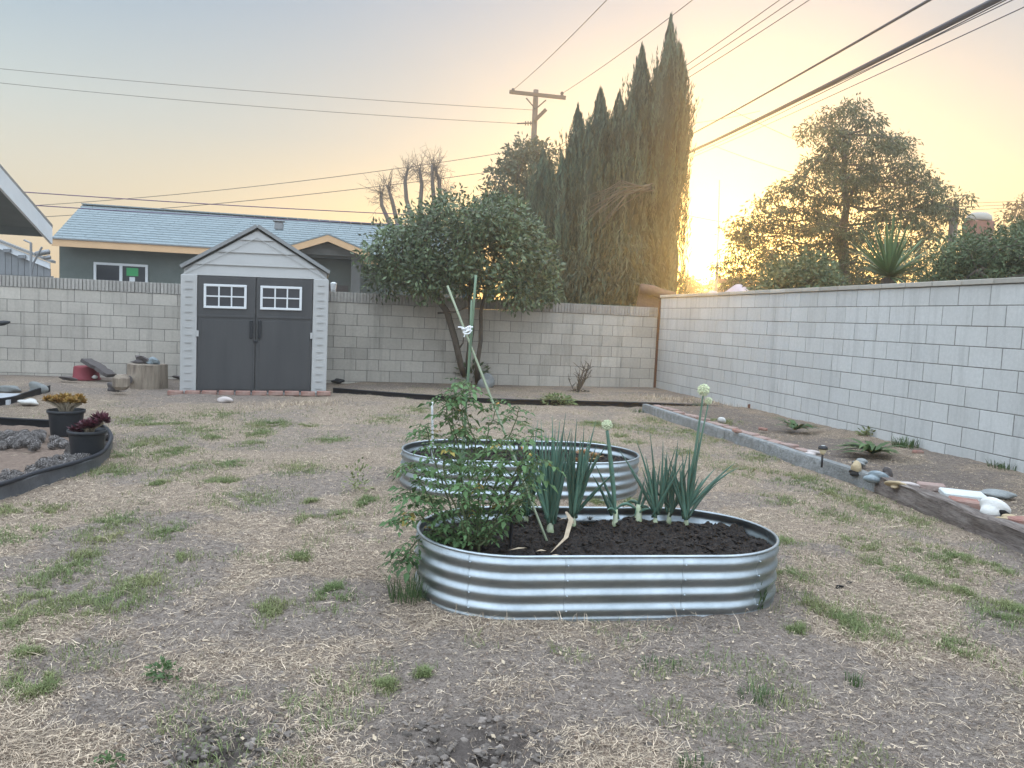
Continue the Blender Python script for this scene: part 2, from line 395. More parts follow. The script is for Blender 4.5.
def seg_y(pts, x):
    xs = [p[0] for p in pts]; ys = [p[1] for p in pts]; return np.interp(x, xs, ys)
def right_of_kerb(x, y):
    xk = np.interp(y, [K2[1], K1[1], K0[1]], [K2[0], K1[0], K0[0]]); return x-xk
def in_oval(x, y, bed, grow=0.0):
    c, a, ln, w = bed; dx = x-c[0]; dy = y-c[1]
    u = dx*math.cos(a)+dy*math.sin(a); v = -dx*math.sin(a)+dy*math.cos(a)
    h = ln/2-w/2; du = np.maximum(np.abs(u)-h, 0)
    return np.hypot(du, v) < w/2+grow
def in_poly(x, y, poly):
    x = np.asarray(x, float); y = np.asarray(y, float); ins = np.zeros(x.shape, bool); n = len(poly)
    for i in range(n):
        x1, y1 = poly[i]; x2, y2 = poly[(i+1) % n]
        c = ((y1 > y) != (y2 > y)) & (x < (x2-x1)*(y-y1)/((y2-y1) if abs(y2-y1) > 1e-9 else 1e-9)+x1); ins ^= c
    return ins
DUG = [(G(478, 752), .30), (G(215, 748), .26)]
def zg(x, y):
    x = np.asarray(x, float); y = np.asarray(y, float)
    z = np.zeros(np.broadcast(x, y).shape)
    near = smooth01((120-np.hypot(x, y))/60)
    k = right_of_kerb(x, y); inr = smooth01((k-.02)/.10)*smooth01((12.6-y)/.6)
    z = z + inr*(.075+.035*smooth01((k-.3)/1.2))
    eb = seg_y(EDGE_BACK, x); b = smooth01((y-eb-.02)/.10)*smooth01((x+3.0)/.3)*smooth01((20-y)/1.0)
    z = np.maximum(z, b*(.045+.03*smooth01((x)/3)))
    rough = (fbm(x*2.2, y*2.2, 3)-.5)*.05 + (fbm(x*9, y*9, 5)-.5)*.022 + (fbm(x*34, y*34, 8, 3)-.5)*.012
    z = z + rough*smooth01((16-np.hypot(x, y))/3)
    for (c, r) in DUG:
        d = np.hypot(x-c[0], (y-c[1])*1.2)/r
        z = z + np.where(d < 1.4, np.exp(-d*d*3)*(-.035) + np.exp(-d*d*2)*(fbm(x*30, y*30, 21, 3)-.5)*.10, 0)
    return z
def straw_mask(x, y):
    m = fbm(x*1.5+3.3, y*1.5, 31, 4); d = np.hypot(x, y)
    v = smooth01((m-.40)/.20)
    v = v*.85+.15 + .30*smooth01((d-4.5)/3)
    bare = np.zeros_like(v)
    for (px, py, r) in ((700, 640, .38), (300, 620, .32), (930, 720, .3), (520, 655, .30), (420, 665, .28), (180, 700, .2), (780, 745, .26), (620, 700, .28), (850, 690, .24), (250, 690, .24), (440, 735, .22), (960, 690, .24)):
        c = G(px, py); bare = np.maximum(bare, np.exp(-(((x-c[0])/(r*1.5))**2+((y-c[1])/r)**2)))
    v = v*(1-.8*bare)
    k = right_of_kerb(x, y); v = np.where((k > .1) & (y < 12.6), v*.62, v)
    eb = seg_y(EDGE_BACK, x); v = np.where((y > eb) & (x > -3), v*.6, v)
    v = np.where((x < -3.2) & (y > 10.4), v*.45, v)
    for (c, r) in DUG: v = v*(1-np.exp(-(((x-c[0])/r)**2+((y-c[1])/r*1.2)**2)*1.2))
    return np.clip(v, 0, 1)

# ------------------------------------------------------------------ ground
def axis(lo, hi, step, far, n):
    a = np.arange(lo, hi, step); g = np.geomspace(step, far, n)
    return a, g
xs = np.concatenate([-8-np.geomspace(.1, 90, 26)[::-1], np.arange(-8, 5.5, .045), 5.5+np.geomspace(.1, 90, 26)])
ys = np.concatenate([1.2-np.geomspace(.1, 30, 16)[::-1], np.arange(1.2, 5, .03), np.arange(5, 16.2, .06), 16.2+np.geomspace(.1, 110, 30)])
X, Yg = np.meshgrid(xs, ys); Z = zg(X, Yg)
nx, ny = len(xs), len(ys)
me = bpy.data.meshes.new('ground'); me.vertices.add(nx*ny)
me.vertices.foreach_set('co', np.stack([X, Yg, Z], -1).ravel())
ii = (np.arange(ny-1)[:, None]*nx+np.arange(nx-1)[None]).ravel()
q = np.stack([ii, ii+1, ii+nx+1, ii+nx], 1)
me.loops.add(q.size); me.loops.foreach_set('vertex_index', q.ravel()); me.polygons.add(len(q))
me.polygons.foreach_set('loop_start', np.arange(len(q))*4); me.polygons.foreach_set('loop_total', np.full(len(q), 4))
me.polygons.foreach_set('use_smooth', np.ones(len(q), bool))
at = me.attributes.new('straw', 'FLOAT', 'POINT'); at.data.foreach_set('value', straw_mask(X, Yg).ravel())
dark = np.zeros_like(X)
for (c, r) in DUG: dark = np.maximum(dark, np.exp(-(((X-c[0])/r)**2+((Yg-c[1])/r*1.2)**2)*1.3))
kk = right_of_kerb(X, Yg); dark = np.maximum(dark, np.where((kk > 0) & (Yg < 12.6), .5*smooth01((1.5-kk)/.8), 0))
at = me.attributes.new('dug', 'FLOAT', 'POINT'); at.data.foreach_set('value', dark.ravel())
me.update(calc_edges=True)
gm = bpy.data.materials.new('dry yard ground'); gm.use_nodes = True; t = gm.node_tree; b = t.nodes['Principled BSDF']
b.inputs['Roughness'].default_value = .95; b.inputs['Specular IOR Level'].default_value = .15
tc = N(t, 'ShaderNodeTexCoord').outputs['Object']
def noise(sc, det=6, rg=.6):
    n = N(t, 'ShaderNodeTexNoise'); n.inputs['Scale'].default_value = sc; n.inputs['Detail'].default_value = det; n.inputs['Roughness'].default_value = rg
    L(t, tc, n.inputs['Vector']); return n.outputs[0]
soil = ramp(t, noise(26, 8, .75), [(.3, (.115, .092, .076)), (.45, (.235, .192, .162)), (.60, (.32, .268, .228)), (.76, (.46, .385, .325))])
strawc = ramp(t, noise(75, 6, .8), [(.32, (.10, .070, .050)), (.45, (.28, .214, .16)), (.56, (.45, .36, .275)), (.72, (.66, .56, .44))])
aS = N(t, 'ShaderNodeAttribute'); aS.attribute_name = 'straw'
fS = math_node(t, 'ADD', aS.outputs['Fac'], math_node(t, 'MULTIPLY', math_node(t, 'SUBTRACT', noise(14, 8, .7), .5), 1.6))
c = mixc(t, ramp(t, fS, [(.30, (0, 0, 0)), (.75, (.85,)*3)]), soil, strawc)
pit = ramp(t, noise(110, 5, .7), [(.36, (.35, .33, .30)), (.50, (1, 1, 1))])
c = mixc(t, 1.0, c, pit, 'MULTIPLY')
fG = math_node(t, 'MULTIPLY', ramp(t, noise(1.7, 6, .7), [(.52, (0, 0, 0)), (.70, (1, 1, 1))]), ramp(t, noise(23, 4, .6), [(.45, (0, 0, 0)), (.62, (.6,)*3)]))
c = mixc(t, math_node(t, 'MULTIPLY', fG, aS.outputs['Fac']), c, (.155, .17, .085))
aD = N(t, 'ShaderNodeAttribute'); aD.attribute_name = 'dug'
c = mixc(t, math_node(t, 'MULTIPLY', aD.outputs['Fac'], .9), c, ramp(t, noise(20, 6, .7), [(.3, (.055, .045, .04)), (.6, (.12, .10, .09)), (.8, (.19, .165, .145))]))
L(t, c, b.inputs['Base Color'])
bp = N(t, 'ShaderNodeBump'); bp.inputs['Strength'].default_value = 1.0; bp.inputs['Distance'].default_value = .022
hgt = math_node(t, 'ADD', noise(60, 8, .7), math_node(t, 'MULTIPLY', noise(170, 4, .6), .5))
L(t, hgt, bp.inputs['Height']); L(t, bp.outputs[0], b.inputs['Normal'])
me.materials.append(gm)
go = bpy.data.objects.new('ground', me); COL.objects.link(go)
tag(go, 'bare grey brown yard soil under dry straw', 'ground', kind='structure')

# ------------------------------------------------------------------ block walls
def block_wall(name, label, origin, du, dn, length, ztop, courses, mat, cap_mat, ribbed, seed, shift):
    """du along the wall, dn out of its visible face; origin at the foot of the visible face"""
    r = np.random.default_rng(seed); BL, BH = .4064, .2032
    root = thing(name, origin, label, 'wall')
    core = MB(); o = np.asarray(origin, float)
    core.box(o+du*length/2-dn*.10+UZ*(ztop/2-.15), (length-.004, .1965, ztop+.3-.004), (du, dn, UZ))
    core.build('mortar', M['mortar'], root)
    mb = MB(); ax = np.array([du, dn, UZ])
    for k in range(courses):
        z1 = ztop-k*BH; z0 = z1-BH; off = (.5*BL if k % 2 else 0)+shift
        u = -off
        while u < length:
            a = max(u, 0)+.0042; bb = min(u+BL, length)-.0042
            if bb-a > .05:
                g = .0042; jit = r.normal(0, .0010); face = .0105+jit; ch = .0025
                base = [(a, 0, z0+g), (bb, 0, z0+g), (bb, 0, z1-g), (a, 0, z1-g)]
                top = [(a+ch, face, z0+g+ch), (bb-ch, face, z0+g+ch), (bb-ch, face, z1-g-ch), (a+ch, face, z1-g-ch)]
                mid_ = [(a, face-ch, z0+g), (bb, face-ch, z0+g), (bb, face-ch, z1-g), (a, face-ch, z1-g)]
                vs = [o+du*p[0]+dn*(p[1]-.0085)+UZ*p[2] for p in base+mid_+top]
                fs = [(8, 9, 10, 11)]+[(i, (i+1) % 4, 4+(i+1) % 4, 4+i) for i in range(4)]+[(4+i, 4+(i+1) % 4, 8+(i+1) % 4, 8+i) for i in range(4)]
                mb.add(vs, fs, float(np.clip(r.normal(.5, .22), 0, 1)))
            u += BL
    mb.build('block_facing', mat, root)
    cp = MB()
    if ribbed:
        u = 0.0
        while u < length-.02:
            e = min(u+BL, length); tn = float(np.clip(r.normal(.5, .2), 0, 1))
            cp.box(o+du*(u+e)/2-dn*.10+UZ*(ztop+.0915+.002), (e-u-.008, .196, .183), (du, dn, UZ), tn)
            n = 7; w = (e-u)/n
            for i in range(n):
                cp.box(o+du*(u+(i+.5)*w)+dn*.006+UZ*(ztop+.0915+.003), (w-.014, .022, .181), (du, dn, UZ), float(np.clip(tn+r.normal(0, .12), 0, 1)), .004)
            u = e
    else:
        u = 0.0
        while u < length-.02:
            e = min(u+BL, length)
            cp.box(o+du*(u+e)/2-dn*.09+UZ*(ztop+.026+.003), (e-u-.008, .235, .052), (du, dn, UZ), float(np.clip(r.normal(.5, .25), 0, 1)), .005)
            u = e
    cp.build('cap', cap_mat, root)
    return root
LB = 13.2
block_wall('block_wall', 'grey concrete block wall with ribbed cap across the back of the yard', CORNER-UB*LB+UZ*0, UB, -UN, LB-.02, 1.462, 8, M['block'], M['cap'], True, 3, .13)
UR = -UN                                   # along the right wall towards the viewer
block_wall('block_wall', 'taller pale block wall with flat cap along the right side', CORNER+UB*.03, UR, -UB, 14.6, 1.84, 9, M['block_pale'], M['cap_pale'], False, 4, .05)
mb = MB(); mb.box(CORNER+UB*.000-UN*.012+UZ*.83, (.035, .02, 1.9), (UB, UN, UZ)); o = mb.build('rusty_strip', M['rust'])
tag(o, 'thin rust brown strip in the corner between the two block walls', 'strip')

# ------------------------------------------------------------------ shed
def build_shed():
    yaw = rad(14.0); ux = np.array([math.cos(yaw), math.sin(yaw), .017]); uy = np.array([-math.sin(yaw), math.cos(yaw), 0])
    W_, D_, HE, HP = 2.10, 1.95, 1.83, 2.47
    pr = G(326.0, 393.5, .03); o = pr-ux*W_; ax = np.array([ux, uy, UZ])
    def Q(x, y, z): return o+ux*x+uy*y+UZ*z
    root = thing('storage_shed', o+ux*W_/2, 'pale grey plastic garden shed with charcoal double doors and pointed roof', 'shed')
    def bx(mb, x0, x1, y0, y1, z0, z1, tint=.5, bev=0.0):
        mb.box(Q((x0+x1)/2, (y0+y1)/2, (z0+z1)/2), (x1-x0, y1-y0, z1-z0), ax, tint, bev)
    # body: pentagon, behind the front trim
    b = MB()
    poly = [Q(.03, 0, .02), Q(W_-.03, 0, .02), Q(W_-.03, 0, HE), Q(W_/2, 0, HP-.03), Q(.03, 0, HE)]
    b.prism(poly, uy*.06, uy*D_)
    for k in range(9): bx(b, W_-.03, W_-.015, .10, D_-.06, .06+k*.19, .06+k*.19+.178)
    for k in range(9): bx(b, .015, .03, .10, D_-.06, .06+k*.19, .06+k*.19+.178)
    b.build('wall', M['shed_pale'], root)
    # gable boards (lapped siding) with a plain triangular rim
    g = MB(); zb = HE-.09; s = (HP-HE)/(W_/2)
    def hw(z): return min(W_/2-.015, (HP-.045-z)/s)
    lv = [zb, zb+.16, zb+.35, zb+.54, HP-.06]
    for i in range(4):
        z0, z1 = lv[i], lv[i+1]; h0 = hw(z0+.0); h1 = max(hw(z1), .012)
        c = W_/2
        vs = [Q(c-h0, -.012, z0), Q(c+h0, -.012, z0), Q(c+h1, .012, z1), Q(c-h1, .012, z1), Q(c-h0, .06, z0), Q(c+h0, .06, z0), Q(c+h1, .06, z1), Q(c-h1, .06, z1)]
        g.add(vs, [(0, 1, 2, 3), (4, 7, 6, 5), (0, 4, 5, 1), (3, 2, 6, 7), (1, 5, 6, 2), (0, 3, 7, 4)], .5+.04*i)
    for sg in (-1, 1):                       # inner raised rim along each rake
        p0 = Q(W_/2+sg*(hw(zb+.02)-.05), -.022, zb+.02); p1 = Q(W_/2, -.018, HP-.15)
        d = p1-p0; ln = np.linalg.norm(d); d /= ln; nn = np.cross(d, uy)
        g.box((p0+p1)/2, (ln, .003, .010), (d, uy, nn), .3)
    g.build('gable_siding', M['shed_pale'], root)
    # corner posts with pressed tick marks
    for x0 in (0.0, W_-.225):
        p = MB(); bx(p, x0, x0+.225, -.03, .06, .0, HE-.09, .55, .008)
        for k in range(15): bx(p, x0+.065, x0+.160, -.040, -.0285, .07+k*.112, .07+k*.112+.016, .0)
        p.build('corner_post', M['shed_pale'], root)
    # doors
    xa, xb = .232, W_-.232; xm = (xa+xb)/2
    for k, (x0, x1) in enumerate(((xa, xm-.005), (xm+.005, xb))):
        d = MB(); bx(d, x0, x1, -.015, .04, .015, HE-.10, .45, .006)
        zt = HE-.10
        bx(d, x0+.055, x1-.03, -.021, -.0155, .06, 1.09, .52, .003)      # recessed-look lower panel
        bx(d, x0+.012, x1-.012, -.0255, -.0155, 1.13, 1.165, .5, .003)
        for j in range(7):
            xx = x0+.12+j*(x1-x0-.2)/7
            bx(d, xx, xx+.004, -.0222, -.0208, .22, 1.06, .35)
        door = d.build('door', M['shed_door'], root)
        wx0 = x0+.085 if k == 0 else x0+.055; wx1 = wx0+.60; wz0, wz1 = zt-.47, zt-.115
        f = MB(); pw = .035
        for (a, b_, c0, c1) in ((wx0, wx1, wz0, wz0+pw), (wx0, wx1, wz1-pw, wz1), (wx0, wx0+pw, wz0+pw, wz1-pw), (wx1-pw, wx1, wz0+pw, wz1-pw)):
            bx(f, a, b_, -.040, -.0157, c0, c1, .5, .004)
        zm = (wz0+wz1)/2; bx(f, wx0+pw, wx1-pw, -.037, -.0157, zm-.010, zm+.010)
        for j in (1, 2):
            xx = wx0+pw+(wx1-wx0-2*pw)*j/3
            bx(f, xx-.010, xx+.010, -.0355, -.0157, wz0+pw, zm-.010); bx(f, xx-.010, xx+.010, -.0355, -.0157, zm+.010, wz1-pw)
        fr = f.build('window_frame', M['white'], door)
        pn = MB(); bx(pn, wx0+pw, wx1-pw, -.022, -.0165, wz0+pw, wz1-pw); pn.build('window_pane', M['dark_pane'], door)
        h = MB(); hx = x1-.055 if k == 0 else x0+.055
        bx(h, hx-.022, hx+.022, -.055, -.0155, .82, 1.10, .5, .012); h.build('handle', M['black_plastic'], door)
        hg = MB(); hx = x0+.006 if k == 0 else x1-.006
        bx(hg, hx-.018, hx+.018, -.042, -.031, .84, .93); hg.build('hinge', M['shed_pale'], door)
    bl = MB(); bx(bl, xm-.03, xm+.03, -.03, -.016, .76, .80, .5, .005); bl.build('latch', M['black_plastic'], root)
    # roof panels
    for sg in (-1, 1):
        rf = MB(); run = W_/2+.0; zl = HP-s*run
        p_in = Q(W_/2, 0, HP+.012); p_out = Q(W_/2+sg*run, 0, zl+.012)
        nrm = unit(np.cross(uy, p_out-p_in))*(-sg); nrm = nrm if nrm[2] > 0 else -nrm
        rf.prism([p_in-uy*.045-nrm*.012, p_out-uy*.045-nrm*.012, p_out-uy*.045+nrm*.028, p_in-uy*.045+nrm*.028], uy*0, uy*(D_+.12))
        for j in range(6):
            y = -.035+j*(D_+.03)/5.5
            rf.prism([p_in+nrm*.028+uy*y, p_out+nrm*.028+uy*y, p_out+nrm*.038+uy*y, p_in+nrm*.038+uy*y], uy*0, uy*.05)
        rf.build('roof_panel', M['shed_roof'], root)
    fl = MB(); bx(fl, .01, W_-.01, -.02, D_, -.03, .015); fl.build('floor', M['shed_roof'], root)
    # brick footing: each brick a thing of its own
    proto = None; r = random.Random(3)
    n = 10; step = (W_+.22)/n
    for i in range(n):
        c = o+ux*(-.14+(i+.5)*step)+uy*(-.22+r.uniform(-.012, .012)); c[2] = .052+.017*(-.14+(i+.5)*step)-.035+r.uniform(-.004, .006)
        if proto is None:
            m_ = MB(); m_.box((0, 0, 0), (.205, .10, .066), None, .5, .008); ob = m_.build('brick', M['brick']); proto = ob
        else: ob = copy_tree(proto)
        ob.location = tuple(c); ob.rotation_euler = (0, 0, yaw+r.uniform(-.06, .06))
        tag(ob, 'red brick laid in the row along the foot of the grey shed', 'brick', 'bricks along the foot of the shed')
    m_ = MB(); c = G(225, 400, .03); m_.rock(c, (.22, .14, .09), 4, .2, 2); ob = m_.build('stone', M['stone_pink'], smooth=True)
    tag(ob, 'rounded pale stone lying against the brick row under the left shed door', 'stone')
build_shed()

# ------------------------------------------------------------------ raised beds
def oval_pts(bed, grow=0.0, n=28):
    c, a, ln, w = bed; R_ = w/2+grow; h = ln/2-w/2; pts = []
    m = 10
    for i in range(m): pts.append((h-2*h*i/m*1.0, R_, math.pi/2))
    for i in range(n): th = math.pi/2+math.pi*i/n; pts.append((-h+R_*math.cos(th), R_*math.sin(th), th))
    for i in range(m): pts.append((-h+2*h*i/m, -R_, -math.pi/2))
    for i in range(n): th = -math.pi/2+math.pi*i/n; pts.append((h+R_*math.cos(th), R_*math.sin(th), th))
    ca, sa = math.cos(a), math.sin(a)
    return [(c[0]+u*ca-v*sa, c[1]+u*sa+v*ca, math.cos(th)*ca-math.sin(th)*sa, math.cos(th)*sa+math.sin(th)*ca) for (u, v, th) in pts]
def raised_bed(bed, label, H_=.272):
    c = bed[0]; root = thing('raised_bed', (c[0], c[1], 0), label, 'planter')
    P0 = oval_pts(bed); n = len(P0)
    zs = np.linspace(-.03, H_, 54); NC = 4.0
    prof = [(-.0058*math.cos(2*math.pi*NC*(z/H_))*(1 if z > 0 else .2), z) for z in zs]
    for nm, sgn in (('metal_wall', 0.0),):
        m_ = MB(); vs = []; fs = []
        for (d, z) in prof:
            for (x, y, nx_, ny_) in P0: vs.append((x+nx_*(d-.002), y+ny_*(d-.002), z))
        for (d, z) in prof:
            for (x, y, nx_, ny_) in P0: vs.append((x+nx_*(d-.0045), y+ny_*(d-.0045), z))
        m = len(prof)
        for i in range(m-1):
            for k in range(n):
                k2 = (k+1) % n; fs.append((i*n+k, i*n+k2, (i+1)*n+k2, (i+1)*n+k)); o2 = m*n
                fs.append((o2+i*n+k2, o2+i*n+k, o2+(i+1)*n+k, o2+(i+1)*n+k2))
        m_.add(vs, fs); m_.build(nm, M['galv'], root, True)
    rim = MB(); pts = [(x-nx_*.004, y-ny_*.004, H_+.004) for (x, y, nx_, ny_) in P0]
    vs = []; fs = []; ns = 8
    for (x, y, nx_, ny_) in P0:
        for k in range(ns):
            t_ = 2*math.pi*k/ns; vs.append((x+nx_*(-.004+.0085*math.cos(t_)), y+ny_*(-.004+.0085*math.cos(t_)), H_+.004+.0075*math.sin(t_)))
    for i in range(n):
        for k in range(ns):
            i2 = (i+1) % n; fs.append((i*ns+k, i2*ns+k, i2*ns+(k+1) % ns, i*ns+(k+1) % ns))
    rim.add(vs, fs); rim.build('rim', M['galv'], root, True)
    # panel seams and bolts
    for k in (2, 8, 15, 24, 33, 40, 46, 52, 62, 71):
        if k >= n: continue
        x, y, nx_, ny_ = P0[k]; tx, ty = -ny_, nx_
        s = MB()
        vs = []; zz = np.linspace(0.0, H_-.006, 54)
        for z in zz:
            d = -.0058*math.cos(2*math.pi*NC*(z/H_))
            for w_ in (0, .0035):
                vs.append((x+nx_*(d+.0002)+tx*w_, y+ny_*(d+.0002)+ty*w_, z)); vs.append((x+nx_*(d-.006)+tx*w_, y+ny_*(d-.006)+ty*w_, z))
        fs = []
        for i in range(len(zz)-1):
            a = i*4; b_ = a+4; fs += [(a, a+2, b_+2, b_), (a, b_, b_+1, a+1), (a+2, a+3, b_+3, b_+2)]
        s.add(vs, fs); s.build('panel_seam', M['galv'], root, True)
        for j in range(4):
            z = H_*(j+.5)/NC; bt = MB(); p = np.array([x+nx_*.0058+tx*.012, y+ny_*.0058+ty*.012, z])
            bt.rock(p, (.010, .010, .010), 1, 0, 1); bt.build('bolt', M['galv'], root, True)
    return root
raised_bed(BED1, 'oval corrugated galvanised raised bed in front, growing tomato and onions')
raised_bed(BED2, 'oval corrugated galvanised raised bed behind the nearer one')
def bed_soil(bed, z0, label, seed):
    c, a, ln, w = bed; m_ = MB()
    us = np.arange(-ln/2, ln/2+.001, .013); vs_ = np.arange(-w/2, w/2+.001, .013)
    U_, V_ = np.meshgrid(us, vs_); x = c[0]+U_*math.cos(a)-V_*math.sin(a); y = c[1]+U_*math.sin(a)+V_*math.cos(a)
    z = z0+(fbm(x*4, y*4, seed)-.5)*.06+(fbm(x*16, y*16, seed+3)-.5)*.07+(fbm(x*45, y*45, seed+5, 3)-.5)*.04
    ok = in_oval(x, y, bed, -.006); idx = -np.ones(x.shape, int); idx[ok] = np.arange(ok.sum())
    pts = np.stack([x, y, z], -1)[ok]; fs = []
    I = idx
    for i in range(I.shape[0]-1):
        for j in range(I.shape[1]-1):
            q_ = (I[i, j], I[i, j+1], I[i+1, j+1], I[i+1, j])
            if min(q_) >= 0: fs.append(q_)
    m_.add(pts, fs, list(np.random.default_rng(seed).uniform(.2, .8, len(fs))))
    r = np.random.default_rng(seed+9)
    for i in range(900):
        u_, v_ = r.uniform(-ln/2, ln/2), r.uniform(-w/2, w/2)
        px, py = c[0]+u_*math.cos(a)-v_*math.sin(a), c[1]+u_*math.sin(a)+v_*math.cos(a)
        if in_oval(np.array(px), np.array(py), bed, -.04):
            s_ = r.uniform(.005, .024); m_.rock((px, py, z0+.008+(fbm(px*4, py*4, seed)-.5)*.06+(fbm(px*16, py*16, seed+3)-.5)*.07), (s_*1.3, s_, s_*.8), i, .3, 1, float(r.uniform(.2, .9)))
    o = m_.build('potting_soil', M['soil']); tag(o, label, 'soil', kind='stuff'); return o
SOILZ = .215
bed_soil(BED1, SOILZ, 'dark lumpy soil filling the front raised bed', 5)
bed_soil(BED2, .20, 'dark soil filling the rear raised bed', 6)

# ------------------------------------------------------------------ foliage tools
def leaf_quads(base, d, up, length, width, fold=0.0):
    """diamond leaves: base (m,3), direction d, face normal hint up"""
    base = np.asarray(base); d = d/np.linalg.norm(d, axis=1, keepdims=True)
    s = np.cross(d, up); s /= np.maximum(np.linalg.norm(s, axis=1, keepdims=True), 1e-6)
    length = np.asarray(length)[:, None]; width = np.asarray(width)[:, None]
    mid_ = base+d*length*.45
    return np.stack([base, mid_+s*width/2, base+d*length, mid_-s*width/2], 1)
def rdirs(n, r): v = r.normal(size=(n, 3)); return v/np.linalg.norm(v, axis=1, keepdims=True)
def mst_branches(mb, root_pts, targets, r0, rmin, tint=.5, bias=.25, sides=5, wob=.03, seed=0):
    """limbs: every target joins the nearest limb already grown"""
    r = np.random.default_rng(seed)
    nodes = [np.asarray(p, float) for p in root_pts]; par = [-1]+list(range(len(nodes)-1)); dist = [0.0]
    for i in range(1, len(nodes)): dist.append(dist[-1]+np.linalg.norm(nodes[i]-nodes[i-1]))
    T = [np.asarray(p, float) for p in targets]; T.sort(key=lambda p: np.linalg.norm(p-nodes[-1]))
    leafs = []
    for p in T:
        A = np.array(nodes); dd = np.linalg.norm(A-p, axis=1)+bias*np.array(dist)+np.where(A[:, 2] > p[2]+.25, .8, 0)
        k = int(np.argmin(dd)); q_ = nodes[k]; ln = np.linalg.norm(p-q_)
        ns = max(1, int(ln/.45)); last = k
        for i in range(1, ns+1):
            t_ = i/ns; pt = q_*(1-t_)+p*t_+(r.normal(0, wob, 3) if i < ns else 0)+np.array([0, 0, -.10*ln*math.sin(math.pi*t_)*.5])
            nodes.append(pt); par.append(last); dist.append(dist[last]+ln/ns); last = len(nodes)-1
        leafs.append(last)
    cnt = np.zeros(len(nodes))
    for lf in leafs:
        k = lf
        while k >= 0: cnt[k] += 1; k = par[k]
    tot = max(cnt[0], 1); rr = np.maximum(rmin, r0*np.sqrt(cnt/tot))
    ch = {}
    for i, p in enumerate(par):
        if p >= 0: ch.setdefault(p, []).append(i)
    work = [(0, k) for k in ch.get(0, [])]
    while work:
        a, k0 = work.pop(); chain = [a, k0]
        while ch.get(chain[-1]):
            nx_ = max(ch[chain[-1]], key=lambda k: cnt[k])
            work.extend((chain[-1], k) for k in ch[chain[-1]] if k != nx_); chain.append(nx_)
        rad_ = [rr[k] for k in chain]; rad_[0] = min(rad_[0], rad_[1]*1.15)
        mb.tube([nodes[k] for k in chain], rad_, sides if rad_[1] > .02 else 4, tint)
def poly_scatter(poly, n, r):
    poly = np.asarray(poly, float); lo = poly.min(0); hi = poly.max(0); out = []
    while len(out) < n:
        p = r.uniform(lo, hi, (n, 2)); p = p[in_poly(p[:, 0], p[:, 1], poly)]; out.extend(p.tolist())
    return np.array(out[:n])

